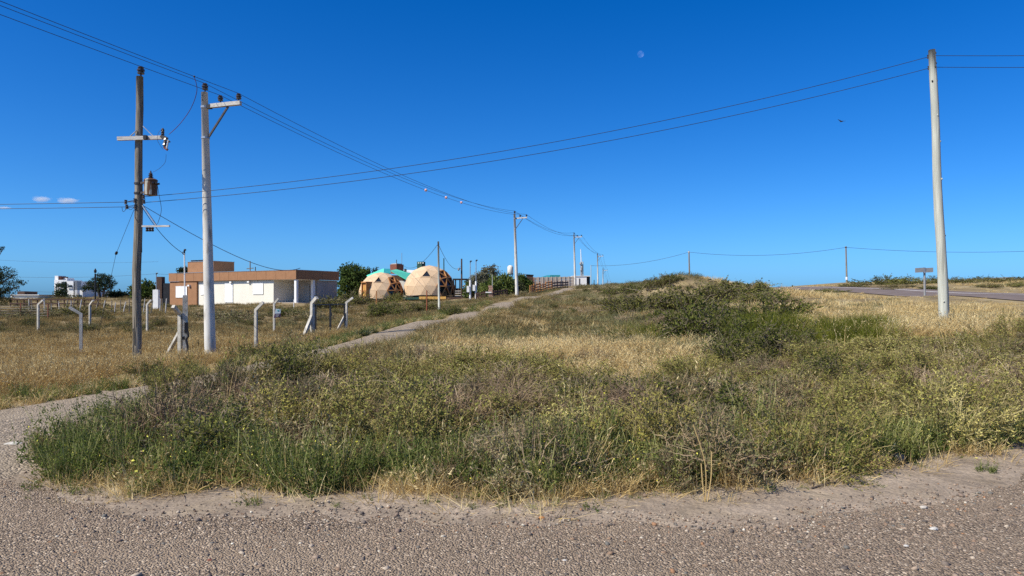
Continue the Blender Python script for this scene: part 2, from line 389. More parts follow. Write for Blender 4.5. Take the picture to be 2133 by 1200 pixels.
def ground_mat():
    m, n, b = new_mat('soil'); b.inputs['Roughness'].default_value = 0.95; b.inputs['Specular IOR Level'].default_value = 0.1
    ge = n.nodes.new('ShaderNodeNewGeometry')
    def noise(s, d=6):
        t = n.nodes.new('ShaderNodeTexNoise'); t.inputs['Scale'].default_value = s; t.inputs['Detail'].default_value = d
        n.links.new(ge.outputs['Position'], t.inputs['Vector']); return t.outputs['Fac']
    def ramp(f, *st):
        r = n.nodes.new('ShaderNodeValToRGB'); e = r.color_ramp.elements
        e[0].position, e[0].color = st[0][0], (*st[0][1], 1); e[1].position, e[1].color = st[-1][0], (*st[-1][1], 1)
        for p_, c_ in st[1:-1]:
            k = e.new(p_); k.color = (*c_, 1)
        n.links.new(f, r.inputs['Fac']); return r.outputs['Color']
    sand = ramp(noise(1.6), (0.3, (0.235, 0.185, 0.135)), (0.55, (0.33, 0.265, 0.20)), (0.75, (0.42, 0.34, 0.26)))
    fine = ramp(noise(45, 4), (0.3, (0.62, 0.62, 0.62)), (0.7, (1.15, 1.12, 1.08)))
    mu = n.nodes.new('ShaderNodeMix'); mu.data_type = 'RGBA'; mu.blend_type = 'MULTIPLY'; mu.inputs['Factor'].default_value = 1
    n.links.new(sand, mu.inputs['A']); n.links.new(fine, mu.inputs['B'])
    lit = ramp(noise(0.5), (0.3, (0.13, 0.095, 0.05)), (0.5, (0.24, 0.18, 0.09)), (0.72, (0.34, 0.27, 0.15)))
    at = n.nodes.new('ShaderNodeAttribute'); at.attribute_name = 'litter'
    sm = n.nodes.new('ShaderNodeMath'); sm.operation = 'MULTIPLY_ADD'; sm.inputs[1].default_value = 1.0
    n.links.new(at.outputs['Fac'], sm.inputs[0])
    s2 = n.nodes.new('ShaderNodeMath'); s2.operation = 'MULTIPLY_ADD'; s2.inputs[1].default_value = 1.2; s2.inputs[2].default_value = -0.6
    n.links.new(noise(2.2), s2.inputs[0]); n.links.new(s2.outputs[0], sm.inputs[2]); sm.use_clamp = True
    mx = n.nodes.new('ShaderNodeMix'); mx.data_type = 'RGBA'
    n.links.new(sm.outputs[0], mx.inputs['Factor']); n.links.new(mu.outputs['Result'], mx.inputs['A']); n.links.new(lit, mx.inputs['B'])
    n.links.new(mx.outputs['Result'], b.inputs['Base Color'])
    bp = n.nodes.new('ShaderNodeBump'); bp.inputs['Strength'].default_value = 0.8; bp.inputs['Distance'].default_value = 0.05
    n.links.new(noise(9, 8), bp.inputs['Height']); n.links.new(bp.outputs[0], b.inputs['Normal'])
    return m
me = np_mesh('ground', np.stack([GX, GY, GZ], -1).reshape(-1, 3), quads, ground_mat(), smooth=True)
a_ = me.attributes.new('litter', 'FLOAT', 'POINT')
lit = np.clip((GY - front_y(GX)) / 0.8, 0, 1) * 0.95 * np.clip((np.maximum(GX - left_x(GY), -8.3 + .2 * (GY - 11) - GX)) / .3, 0, 1)
a_.data.foreach_set('value', lit.ravel().astype(np.float32))
go = bpy.data.objects.new('ground', me); COL.objects.link(go)
tag(go, 'dry sandy ground rising to a low crest under the scrub', kind='structure')

def gravel_mat(name, base, dark, light, sc=1.0):
    m, n, b = new_mat(name); b.inputs['Roughness'].default_value = 0.9; b.inputs['Specular IOR Level'].default_value = 0.15
    ge = n.nodes.new('ShaderNodeNewGeometry')
    def vor(s):
        v = n.nodes.new('ShaderNodeTexVoronoi'); v.inputs['Scale'].default_value = s
        n.links.new(ge.outputs['Position'], v.inputs['Vector']); return v
    v = vor(68 * sc)
    r = n.nodes.new('ShaderNodeValToRGB'); r.color_ramp.interpolation = 'CONSTANT'; e = r.color_ramp.elements
    e[0].position, e[0].color = 0, (*dark, 1); e[1].position, e[1].color = 0.25, (*base, 1)
    for p_, c_ in ((0.55, tuple(x * 1.25 for x in base)), (0.75, tuple(x * 0.7 for x in base)), (0.9, light), (0.97, tuple(min(1, x * 1.6) for x in light))):
        k = e.new(p_); k.color = (*c_, 1)
    sx = n.nodes.new('ShaderNodeSeparateColor'); n.links.new(v.outputs['Color'], sx.inputs[0]); n.links.new(sx.outputs[0], r.inputs['Fac'])
    nz = n.nodes.new('ShaderNodeTexNoise'); nz.inputs['Scale'].default_value = 0.9; nz.inputs['Detail'].default_value = 6
    mp = n.nodes.new('ShaderNodeMapping'); mp.inputs['Scale'].default_value = (0.35, 1.6, 1) if sc == 1.0 else (1, 1, 1)
    n.links.new(ge.outputs['Position'], mp.inputs['Vector']); n.links.new(mp.outputs[0], nz.inputs['Vector'])
    mr = n.nodes.new('ShaderNodeMapRange'); mr.inputs[1].default_value = 0.35; mr.inputs[2].default_value = 0.68; mr.inputs[4].default_value = 0.7
    n.links.new(nz.outputs['Fac'], mr.inputs[0])
    mx = n.nodes.new('ShaderNodeMix'); mx.data_type = 'RGBA'; n.links.new(mr.outputs[0], mx.inputs['Factor'])
    n.links.new(r.outputs[0], mx.inputs['A']); mx.inputs['B'].default_value = (base[0] * 1.18, base[1] * 1.2, base[2] * 1.2, 1)
    n.links.new(mx.outputs['Result'], b.inputs['Base Color'])
    bp = n.nodes.new('ShaderNodeBump'); bp.inputs['Strength'].default_value = 1.0; bp.inputs['Distance'].default_value = 0.02; bp.invert = True
    n.links.new(v.outputs['Distance'], bp.inputs['Height']); n.links.new(bp.outputs[0], b.inputs['Normal'])
    return m
M['gravel'] = gravel_mat('gravel_bed', (0.265, 0.195, 0.132), (0.075, 0.057, 0.042), (0.45, 0.36, 0.26))
M['track'] = gravel_mat('track_gravel', (0.27, 0.212, 0.148), (0.16, 0.125, 0.09), (0.38, 0.305, 0.225), 0.6)
# gravel road in the foreground: its far rim dips under the sand
xs = np.concatenate([-np.geomspace(400, 16, 14), np.arange(-15, 15.01, 0.12), np.geomspace(16, 400, 14)])
tt = np.array([0, 0.3, 0.5, 0.65, 0.78, 0.88, 0.94, 0.98, 1.0])
ge_ = gravel_y(xs)
YY = -14 + (ge_[None, :] + 14) * tt[:, None] ** 0.6
XX = np.repeat(xs[None, :], len(tt), 0)
ZZ = H(XX, YY) + np.array([0.012] * 6 + [0.010, 0.004, -0.03])[:, None]
i2 = np.arange(XX.size).reshape(XX.shape)
q2 = np.stack([i2[:-1, :-1].ravel(), i2[:-1, 1:].ravel(), i2[1:, 1:].ravel(), i2[1:, :-1].ravel()], 1)
o = bpy.data.objects.new('gravel_road', np_mesh('gravel_road', np.stack([XX, YY, ZZ], -1).reshape(-1, 3), q2, M['gravel'], smooth=True))
COL.objects.link(o); tag(o, 'grey brown gravel road across the foreground', kind='structure')

def strip(name, ys, cx, half, m, label, lift=0.03, n=7, rag=0.25, drop=0.10, seed=1, kind='structure'):
    ys = np.asarray(ys, float); u = np.linspace(-1, 1, n)
    c = np.asarray(cx(ys))
    if callable(half): half = half(ys)
    l = half + rag * vnoise(ys, ys * 0, 0.9, seed); r_ = half + rag * vnoise(ys, ys * 0 + 9, 0.9, seed + 1)
    X = c[:, None] + np.where(u[None, :] < 0, u[None, :] * l[:, None], u[None, :] * r_[:, None])
    Y = np.repeat(ys[:, None], n, 1)
    Z = H(X, Y) + lift - drop * (np.abs(u)[None, :] > 0.99) 
    i_ = np.arange(X.size).reshape(X.shape)
    q = np.stack([i_[:-1, :-1].ravel(), i_[:-1, 1:].ravel(), i_[1:, 1:].ravel(), i_[1:, :-1].ravel()], 1)
    o = bpy.data.objects.new(name, np_mesh(name, np.stack([X, Y, Z], -1).reshape(-1, 3), q, m, smooth=True)); COL.objects.link(o)
    return tag(o, label, kind=kind)
strip('dirt_track', np.concatenate([np.arange(5.5, 40, 0.35), np.arange(40, 150, 1.0)]), lambda y: track_x(y) + np.interp(y, [5, 9, 12, 16], [.9, .55, .2, 0]), lambda y: np.interp(y, [5, 8, 11, 15, 30, 60], [2.7, 2.1, 1.5, 1.15, 1.0, 1.15]), M['track'], 'narrow dirt track climbing past the white poles to the crest', 0.035, 9)
M['asphalt'] = mat('asphalt', (0.175, 0.14, 0.125), (0.145, 0.115, 0.103), 0.8, 0.95, bump=0.2, bscale=60, spec=0.05)
M['road_paint'] = mat('road_paint', (0.75, 0.71, 0.68), (0.65, 0.61, 0.58), 3, 0.7)
ry = np.concatenate([np.arange(-25, 20, 5), np.arange(20, 130, 1.0), np.arange(130, 300, 8)])
strip('paved_road', ry, lambda y: road_near(y) + 4, 4.0, M['asphalt'], 'dark paved road rising to the crest on the right', 0.11, 9, 0.05, 0.06)
strip('road_marking', ry, lambda y: road_near(y) + 4.9, 0.13, M['road_paint'], 'pale painted line along the paved road', 0.117, 3, 0.0, 0.0)

# ------------------------------------------------------------------ the brown and white house
def K(px): return (px - HX) / F
HC = P(617, 562.4, 84); HU = Vector((-0.87, 0.5, 0)).normalized(); HV = Vector((0.5, 0.87, 0)).normalized()
def on_front(px): return (HC.x - K(px) * HC.y) / (K(px) * HU.y - HU.x)
def on_side(px): return (HC.x - K(px) * HC.y) / (K(px) * HV.y - HV.x)
house = thing('bungalow', 'low white and brown flat roofed house with a corner porch', 'house', (HC.x, HC.y, 1.2))
def hp(s, d, z): return Vector((HC.x, HC.y, 0)) + HU * s + HV * d + Vector((0, 0, z))
def hbox(mb, s0, s1, d0, d1, z0, z1, mi=0):
    return mb.obox(hp((s0 + s1) / 2, (d0 + d1) / 2, (z0 + z1) / 2), HU * (s1 - s0) / 2, HV * (d1 - d0) / 2, (0, 0, (z1 - z0) / 2), mi)
zt, zb, z0 = 5.06, 4.02, 0.4
SL, SD = on_front(352), on_side(706)
s_porch, s_brown = on_front(565), on_front(408)
# walls: one box per stretch, butted end to end
hbox(MB(), s_porch, s_brown, 0.35, SD, z0, zb - 0.02).build('wall', M['cream'], house)
hbox(MB(), s_brown + 0.01, SL, 0.12, SD, z0, zb - 0.02).build('wall', M['terracotta'], house, label='brown end wall')
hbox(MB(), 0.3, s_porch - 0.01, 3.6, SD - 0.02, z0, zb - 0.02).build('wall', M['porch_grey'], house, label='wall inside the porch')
hbox(MB(), -0.2, s_porch - 0.01, 0.1, 3.59, z0, 1.36).build('porch_floor', M['blockwall'], house)
hbox(MB(), 0.2, SL - 0.2, 0.2, SD - 0.2, zb + 0.1, zt - 0.25).build('roof', M['cream'], house)
hbox(MB(), 0.1, s_porch, 0.1, 3.7, zb - 0.02, zb + 0.08).build('porch_ceiling', M['white'], house)
for s, d in ((0.28, 0.28), (0.28, 2.9)):
    hbox(MB(), s - 0.16, s + 0.16, d - 0.16, d + 0.16, z0, zb - 0.02).build('column', M['white'], house)
# fascia: panels with open joints
nf = 14
for i in range(nf):
    a, b = SL * i / nf + 0.012, SL * (i + 1) / nf - 0.012
    hbox(MB(), a, b, -0.02 if i != nf - 1 else -0.04, 0.12, zb, zt).build('panel', M['terracotta'], house)
for i in range(5):
    a, b = SD * i / 5 + 0.012, SD * (i + 1) / 5 - 0.012
    hbox(MB(), -0.02, 0.12, a + (0.13 if i == 0 else 0), b, zb, zt - 0.002).build('panel', M['terracotta'], house)
hbox(MB(), -0.06, SL + 0.05, -0.06, 0.16, zt + 0.002, zt + 0.05).build('coping', M['galv'], house)
hbox(MB(), -0.06, 0.16, 0.161, SD, zt + 0.002, zt + 0.05).build('coping', M['galv'], house)
# stair tower with the water tank room
def on_depth(px, d):
    return min(np.linspace(0, SL, 2000), key=lambda s: abs((HC + HU * s + HV * d).x / (HC + HU * s + HV * d).y * F + HX - px))
ta, tb = float(on_depth(445, 2.4)), float(on_depth(391, 2.4))
t = hbox(MB(), ta, tb, 2.4, 5.6, zb, 6.62).build('tower', M['terracotta'], house)
hbox(MB(), ta - 0.05, tb + 0.05, 2.35, 5.65, 6.622, 6.68).build('coping', M['galv'], t)
for k in range(2):
    m_ = MB(); hbox(m_, tb - 1.5 - k * 1.5, tb - 0.5 - k * 1.5, 2.5, 3.4, 6.69, 6.86); m_.build('solar_collector', M['black'], t)
# shutters, door, lamps
def shutter(pa, pb, ya, yb, dd, name='window', mt='shutter'):
    sa, sb = on_front(pb), on_front(pa); Y_ = HC.y + HU.y * (sa + sb) / 2
    za, zb_ = EYE + (HY - yb) / F * Y_, EYE + (HY - ya) / F * Y_
    w_ = hbox(MB(), sa, sb, dd - 0.06, dd - 0.01, za, zb_).build(name, M[mt], house)
    fr = MB(); mid = (sa + sb) / 2
    for q0, q1, r0, r1 in ((sa - .06, sa - .002, za - .06, zb_ + .06), (sb + .002, sb + .06, za - .06, zb_ + .06), (mid - .03, mid + .03, za, zb_), (sa, sb, zb_ + .002, zb_ + .06), (sa, sb, za - .06, za - .002)):
        hbox(fr, q0, q1, dd - 0.085, dd - 0.062, r0, r1)
    fr.build('frame', M['white'], w_)
shutter(366, 388, 597, 619, 0.12)
shutter(523, 543, 591, 612, 0.35)
shutter(465, 480, 591, 629, 0.35, 'door')
shutter(414, 426, 594, 613, 0.35)
for px, py in ((478, 588), (515, 587), (394, 595)):
    s_ = on_front(px); c = hp(s_, 0.35 if px > 408 else 0.12, EYE + (HY - py) / F * (HC.y + HU.y * s_))
    MB().obox(c - HV * 0.14, HU * 0.16, HV * 0.12, (0, 0, 0.10)).build('wall_lamp', M['white'], house)
for px, wd, hh in ((585, 0.9, 2.1), (600, 0.8, 2.1)):
    s_ = on_front(px); m_ = MB(); hbox(m_, max(0.45, s_ - wd / 2 - 0.5), s_ + wd / 2 - 0.5, 3.54, 3.59, 1.37, 1.37 + hh); m_.build('door', M['sign_grey'], house)

# ------------------------------------------------------------------ geodesic domes
def icosa3():
    V = [Vector((0, 0, 1))]
    for k in range(5): V.append(Vector((math.cos(R(72 * k)) * 0.8944, math.sin(R(72 * k)) * 0.8944, 0.4472)))
    for k in range(5): V.append(Vector((math.cos(R(72 * k + 36)) * 0.8944, math.sin(R(72 * k + 36)) * 0.8944, -0.4472)))
    Fs = []
    for k in range(5):
        a, b = 1 + k, 1 + (k + 1) % 5; c, d = 6 + k, 6 + (k + 1) % 5
        Fs += [(0, a, b), (a, c, b), (b, c, d)]
    T = []
    for a, b, c in Fs:
        A, B, C_ = V[a], V[b], V[c]
        def pt(i, j): return (A + (B - A) * (i / 3) + (C_ - A) * (j / 3)).normalized()
        for i in range(3):
            for j in range(3 - i):
                T.append((pt(i, j), pt(i + 1, j), pt(i, j + 1)))
                if i + j < 2: T.append((pt(i + 1, j), pt(i + 1, j + 1), pt(i, j + 1)))
    out = []
    for t in T:
        if sum(v.z for v in t) / 3 > -0.17 and min(v.z for v in t) > -0.3: out.append(t)
    return out
def make_dome(cpx, cpy, Y, rad, label, win_px, turn, glaze_az, glaze_tol, door=None):
    c = P(cpx, cpy, Y)
    root = thing('dome_house', label, 'dome house', (c.x, c.y, c.z - 0.2 * rad), 'tan geodesic domes')
    rot = Matrix.Rotation(turn, 3, 'Z')
    tris = [tuple(rot @ v for v in t) for t in icosa3()]
    tris = [tuple(Vector((v.x, v.y, max(v.z, -0.2))) for v in t) for t in tris]
    gd = Vector((math.cos(glaze_az), math.sin(glaze_az), 0))
    wdir = (P(win_px[0], win_px[1], Y) - c); best, bi = 9, -1
    for i, t in enumerate(tris):
        cc = (t[0] + t[1] + t[2]) / 3 * rad
        d = math.hypot(cc.x - wdir.x, cc.z - wdir.z) + (5 if cc.y > 0 else 0)
        if d < best: best, bi = d, i
    shell = MB()
    glazed = MB(); strut_pairs = set(); sv = {}
    for i, t in enumerate(tris):
        cc = (t[0] + t[1] + t[2]) / 3; n = cc.normalized()
        hz = Vector((cc.x, cc.y, 0)).normalized()
        is_g = hz.dot(gd) > glaze_tol and cc.z < 0.74
        q = [c + v * rad for v in t]
        if is_g:
            pane = MB(); inn = [cc * rad + c + (p - c - cc * rad) * 0.93 - n * 0.10 for p in q]
            pane.add(inn + [p - n * 0.02 for p in inn], [(0, 1, 2), (5, 4, 3), (0, 3, 4, 1), (1, 4, 5, 2), (2, 5, 3, 0)])
            pane.build('glass_pane', M['glass'], root)
            for a in range(3):
                k = tuple(sorted([tuple(round(x, 3) for x in t[a]), tuple(round(x, 3) for x in t[(a + 1) % 3])]))
                if k not in strut_pairs:
                    strut_pairs.add(k)
                    MB().bar(c + Vector(k[0]) * rad, c + Vector(k[1]) * rad, 0.13, 0.14, up=n).build('strut', M['orange_wood'], root)
            continue
        g = c + cc * rad
        if i == bi:
            fr = MB()
            o_ = [g + (p - g) * 0.985 for p in q]; i_ = [g + (p - g) * 0.80 for p in q]
            up = n * 0.06
            vs = [p + up for p in o_] + [p + up for p in i_] + [p - n * 0.05 for p in o_] + [p - n * 0.05 for p in i_]
            fs = []
            for a in range(3):
                b = (a + 1) % 3
                fs += [(a, b, 3 + b, 3 + a), (6 + a, 9 + a, 9 + b, 6 + b), (a, 6 + a, 6 + b, b), (3 + a, 3 + b, 9 + b, 9 + a)]
            wf = fr.add(vs, fs).build('window', M['dome_panel_b'], root)
            pn = MB(); pn.add([p - n * 0.03 for p in i_] + [p - n * 0.05 for p in i_], [(0, 1, 2), (5, 4, 3), (0, 3, 4, 1), (1, 4, 5, 2), (2, 5, 3, 0)])
            pn.build('pane', M['glass'], wf)
            continue
        o_ = [g + (p - g) * (1 - 0.035 / max(0.2, (p - g).length)) for p in q]
        i_ = [g + (p - g) * (1 - 0.012 / max(0.2, (p - g).length)) for p in q]
        vs = [p for p in o_] + [p - n * 0.012 for p in i_] + [p - n * 0.06 for p in i_]
        fs = [(0, 1, 2), (8, 7, 6)]
        for a in range(3):
            b = (a + 1) % 3
            fs += [(a, 3 + a, 3 + b, b), (3 + a, 6 + a, 6 + b, 3 + b)]
        MB().add(vs, fs).build('panel', M['dome_panel' if (i * 7 + int(cc.z * 10)) % 3 else 'dome_panel_b'], root)
        shell.add([c + v * (rad * 0.972) for v in t], [(0, 1, 2)])
    shell.build('inner_shell', M['dome_seam'], root)
    # floor disc
    MB().lathe((c.x, c.y, c.z - 0.2 * rad), [(rad * 0.9, -0.12), (rad * 0.9, 0.0)], 20).build('floor_deck', M['dark_wood'], root)
    return root, c
sunny = R(-28)
d2, c2 = make_dome(894, 606.2, 94, 3.27, 'larger tan geodesic dome on the raised deck', (899, 574), R(17), R(-22), 0.80)
d1, c1 = make_dome(793.5, 613.5, 93, 2.80, 'smaller tan geodesic dome with a projecting wooden door', (798, 586), R(20), R(-22), 0.80)
# the door of the smaller dome stands in a projecting timber box
dc = P(765, 622, 90.9); dz0 = c1.z - 0.2 * 2.8; fx = Vector((-0.72, -0.69, 0)); sx_ = Vector((0.69, -0.72, 0))
m_ = MB(); base = Vector((dc.x, dc.y, dz0))
m_.obox(base + Vector((0, 0, 2.05)), sx_ * 0.55, fx * 0.55, (0, 0, 0.06))
for s in (-1, 1): m_.obox(base + sx_ * 0.5 * s + Vector((0, 0, 0.99)), sx_ * 0.05, fx * 0.5, (0, 0, 0.99))
m_.build('door_surround', M['orange_wood'], d1)
dr = MB().obox(base + fx * 0.3 + Vector((0, 0, 0.98)), sx_ * 0.44, fx * 0.03, (0, 0, 0.95)).build('door', M['orange_wood'], d1)
m_ = MB()
for s in (-1, 1):
    for z in (0.55, 1.35): m_.obox(base + fx * 0.335 + sx_ * 0.2 * s + Vector((0, 0, z)), sx_ * 0.13, fx * 0.012, (0, 0, 0.28))
m_.build('door_panel', M['deck_yellow'], dr)
MB().blob(base + fx * 0.36 + sx_ * 0.32 + Vector((0, 0, 1)), 0.04).build('handle', M['galv'], dr)

# raised deck below the larger dome
def ground_z(v): return h1(v.x, v.y)
deck = thing('deck', 'dark timber deck on stilts with a yellow fascia board', 'deck', P(905, 620, 91))
dzt = c2.z - 0.2 * 3.27 - 0.13
xa, xb = P(842, 620, 91).x, P(978, 620, 91).x
nb = 12
for i in range(nb):
    y_ = 90.2 + i * 0.72
    MB().box(xa, xb, y_ + 0.01, y_ + 0.69, dzt - 0.05, dzt - 0.002).build('plank', M['dark_wood'], deck)
MB().box(xa, P(873, 620, 90.2).x, 90.10, 90.19, dzt - 0.30, dzt).build('fascia_board', M['green_dark'], deck)
MB().box(P(873.3, 620, 90.2).x, P(929, 620, 90.2).x, 90.06, 90.19, dzt - 0.27, dzt + 0.06).build('fascia_board', M['deck_yellow'], deck, label='yellow fascia board')
MB().box(P(929.3, 620, 90.2).x, xb, 90.10, 90.19, dzt - 0.32, dzt).build('fascia_board', M['dark_wood'], deck)
for i in range(9):
    x_ = xa + 0.3 + (xb - xa - 0.6) * i / 8
    for y_ in (90.3, 94.0):
        MB().box(x_ - .07, x_ + .07, y_ - .07, y_ + .07, h1(x_, y_) - .3, dzt - 0.06).build('stilt', M['dark_wood'], deck)
# rail and stairs at the right end of the deck
for k in range(3):
    MB().box(P(948, 600, 92).x, P(964, 600, 92).x, 92.0, 92.06, dzt + 0.15 + k * 0.28, dzt + 0.25 + k * 0.28).build('rail', M['pale_stone'], deck)
for k in range(4):
    MB().box(P(965, 600, 92).x, P(971, 600, 92).x, 91.4 + k * .1, 91.9, dzt + 0.1 + k * 0.42, dzt + 0.2 + k * 0.42).build('shelf', M['deck_yellow' if k == 3 else 'pale_stone'], deck)
# pergola
perg = thing('pergola', 'black pergola beside the larger dome', 'pergola', P(960, 620, 97))
pa, pb = P(945, 581, 97), P(974, 581, 97)
MB().box(pa.x, pb.x, 95.5, 99, pa.z - 0.12, pa.z).build('roof', M['black'], perg)
for x_ in (pa.x + .1, (pa.x + pb.x) / 2, pb.x - .1):
    for y_ in (95.6, 98.9): MB().box(x_ - .08, x_ + .08, y_ - .08, y_ + .08, h1(x_, y_) - .3, pa.z - .121).build('post', M['black'], perg)
MB().box(pa.x, pb.x, 98.98, 99.06, h1(pa.x, 99), pa.z - 1.2).build('back_wall', M['dark_wood'], perg)

# ------------------------------------------------------------------ mint roofed house behind the domes
mh = thing('house', 'house with a mint green roof and red brick stack behind the domes', 'house', P(810, 620, 104))
Yh = 103
def q3(mb, pts, th=0.1, mi=0):
    """roof slab: quad or triangle with thickness"""
    n = len(pts); pts = [Vector(p) for p in pts]
    vs = pts + [p - Vector((0, 0, th)) for p in pts]
    fs = [tuple(range(n)), tuple(range(2 * n - 1, n - 1, -1))] + [(i, i + n, (i + 1) % n + n, (i + 1) % n) for i in range(n)]
    return mb.add(vs, fs, mi)
q3(MB(), [P(755, 583, Yh - 3), P(799, 569, Yh - 3), P(799.5, 559, Yh + 1), P(756, 576.5, Yh + 1)], 0.15).build('roof', M['mint'], mh)
q3(MB(), [P(755.5, 603, Yh - 3), P(799, 600, Yh - 3), P(799, 569.4, Yh - 3), P(755, 583.4, Yh - 3)], 0.12).build('wall', M['mint'], mh, label='mint green gable')
q3(MB(), [P(799.6, 569, Yh - 2.9), P(814, 569, Yh - 2.9), P(813, 560, Yh), P(800, 559.6, Yh)], 0.12).build('roof_hatch', M['teal'], mh)
q3(MB(), [P(814, 563, Yh - 3), P(848, 582, Yh - 3), P(862, 571, Yh + 3), P(826, 561, Yh + 3)], 0.15).build('roof', M['mint'], mh)
q3(MB(), [P(824, 565, Yh + 3.5), P(862, 568, Yh + 3.5), P(868, 563, Yh + 9), P(836, 562, Yh + 9)], 0.12).build('roof', M['white'], mh, label='white roof')
m_ = MB(); a, b = P(757, 620, Yh), P(862, 620, Yh + 1)
m_.box(a.x, b.x, Yh - 2.6, Yh + 9, 1.3, P(800, 586, Yh).z); m_.build('wall', M['cream'], mh)
def dome_back_box(pxa, pxb, yt, yb, Y, dep, mt, name, turn=0.0, par=None):
    a, b = P(pxa, yb, Y), P(pxb, yt, Y); cx = (a.x + b.x) / 2; hw = (b.x - a.x) / 2
    if turn:
        e = Vector((math.cos(turn), math.sin(turn), 0)); f_ = Vector((-e.y, e.x, 0)); s_ = hw / (abs(e.x) + abs(f_.x))
        return MB().obox((cx, Y + s_, (a.z + b.z) / 2), e * s_, f_ * s_, (0, 0, (b.z - a.z) / 2)).build(name, mt, par)
    return MB().box(a.x, b.x, Y, Y + dep, a.z, b.z).build(name, mt, par)
ch = dome_back_box(811, 839, 550.5, 570, Yh + 4, 2, M['brick_red'], 'brick_stack', R(-38), mh)
dome_back_box(814, 836, 549, 550.4, Yh + 4.2, 1.6, M['pale_stone'], 'cap', R(-38), ch)
MB().tube([P(826, 549, Yh + 5), P(826, 541, Yh + 5)], 0.05, 6).build('flue', M['dark_steel'], ch)
MB().tube([P(837, 566, Yh + 5), P(837, 527, Yh + 5)], 0.035, 6).build('aerial', M['galv'], mh)
dome_back_box(842, 846, 560, 566, Yh + 2, .5, M['dark_steel'], 'flue_pipe', 0, mh)
dome_back_box(802, 866, 573.5, 606, Yh + 1.6, .3, M['dark_wood'], 'back_wall', 0, mh)  # added backing wall; its dark colour stands in for shade below the roof
ck = dome_back_box(868, 885, 545, 562, Yh + 2, 1.3, M['green_dark'], 'chimney', R(-30), mh)
for k in range(3): dome_back_box(870.5 + k * 4.6, 873 + k * 4.6, 546.5, 549, Yh + 1.9, .05, M['white'], 'vent_hole', 0, ck)
# walls of other red buildings seen through the shrubs
for (xa_, xb_, yt, Y, lab) in ((1011, 1031, 571, 104, 'red walled shed half hidden by the pale shrub'), (1084, 1094, 569, 100, 'red gabled shed behind the white pole'),):
    s_ = thing('shed', lab, 'shed', P((xa_ + xb_) / 2, 620, Y))
    a, b = P(xa_, yt, Y), P(xb_, yt, Y)
    MB().box(a.x, b.x, Y, Y + 3, h1(a.x, Y) - .3, a.z - .35).build('wall', M['red_wood'], s_)
    q3(MB(), [Vector((a.x - .1, Y - .2, a.z - .34)), Vector((b.x + .1, Y - .2, a.z - .1)), Vector((b.x + .1, Y + 3.2, a.z)), Vector((a.x - .1, Y + 3.2, a.z - .2))], 0.08).build('roof', M['brick_red'], s_)
s_ = thing('cabin', 'dark red leaning a-frame cabin beside the block wall', 'cabin', P(1105, 606, 98))
a0, a1, a2, a3 = P(1098, 573, 97), P(1110, 574, 97), P(1115, 607, 97), P(1095, 607, 97)
dY = Vector((0, 3.5, 0)); m_ = MB()
m_.add([a0, a1, a2, a3, a0 + dY, a1 + dY, a2 + dY, a3 + dY], [(3, 2, 1, 0), (4, 5, 6, 7), (0, 1, 5, 4), (1, 2, 6, 5), (2, 3, 7, 6), (3, 0, 4, 7)])
m_.build('wall', M['dark_wood'], s_)
for k in range(3):
    f0 = 0.1 + k * 0.32; MB().bar(a1.lerp(a2, f0) + Vector((0.04, -.03, 0)), a1.lerp(a2, f0 + .26) + Vector((0.04, -.03, 0)), 0.35, 0.05).build('panel', M['red_wood'], s_)
m_ = MB(); q3(m_, [a0 + Vector((-.1, -.1, .1)), a1 + Vector((.1, -.1, .1)), a1 + dY + Vector((.1, 0, .1)), a0 + dY + Vector((-.1, 0, .1))], .1); m_.build('roof', M['black'], s_)

# water tank on its stand
tk = thing('water_tank', 'white water tank on a dark stand above the shrubs', 'water tank', P(1063, 600, 96))
tc = P(1063, 570, 96)
MB().lathe(tc, [(0.34, 0.0), (0.37, 0.04), (0.375, 0.5), (0.37, 0.85), (0.28, 1.0), (0.13, 1.06), (0.03, 1.08)], 16).build('tank', M['cream'], tk, smooth=True)
MB().lathe(tc + Vector((0, 0, -0.14)), [(0.40, 0), (0.40, 0.13)], 12).build('platform', M['dark_steel'], tk)
for k in range(4):
    e = Vector((math.cos(R(45 + 90 * k)), math.sin(R(45 + 90 * k)), 0))
    g = h1(tc.x, 96)
    MB().bar(tc + e * .34 + Vector((0, 0, -.14)), Vector((tc.x, tc.y, g)) + e * .45, .08).build('leg', M['dark_steel'], tk)
    e2 = Vector((math.cos(R(135 + 90 * k)), math.sin(R(135 + 90 * k)), 0))
    MB().bar(tc + e * .35 + Vector((0, 0, -.2)), tc + e2 * .37 + Vector((0, 0, -1.0)), .05).build('brace', M['dark_steel'], tk)

# pre-cast concrete wall: slabs between posts
bw = thing('concrete_wall', 'long grey wall of concrete slabs between posts near the crest', 'wall', P(1150, 600, 104))
A_, B_ = P(1112, 600, 111), P(1194, 597, 112)
npan = 9
for i in range(npan + 1):
    p = A_.lerp(B_, i / npan); top = P(1112, 577.5, 111).z + (P(1194, 576, 112).z - P(1112, 577.5, 111).z) * i / npan
    g = h1(p.x, p.y)
    MB().box(p.x - .09, p.x + .09, p.y - .1, p.y + .1, g - .4, top + .02).build('post', M['blockwall'], bw)
    if i == npan: break
    p2 = A_.lerp(B_, (i + 1) / npan)
    for k in range(4):
        zz0, zz1 = g - .3 + (top - g + .3) * k / 4, g - .3 + (top - g + .3) * (k + 1) / 4 - .025
        d_ = (p2 - p); d_.z = 0; L_ = d_.length; d_.normalize(); nrm = Vector((-d_.y, d_.x, 0))
        c_ = (p + p2) / 2; MB().obox((c_.x, c_.y, (zz0 + zz1) / 2), d_ * (L_ / 2 - .1), nrm * .035, (0, 0, (zz1 - zz0) / 2)).build('slab', M['blockwall'], bw)
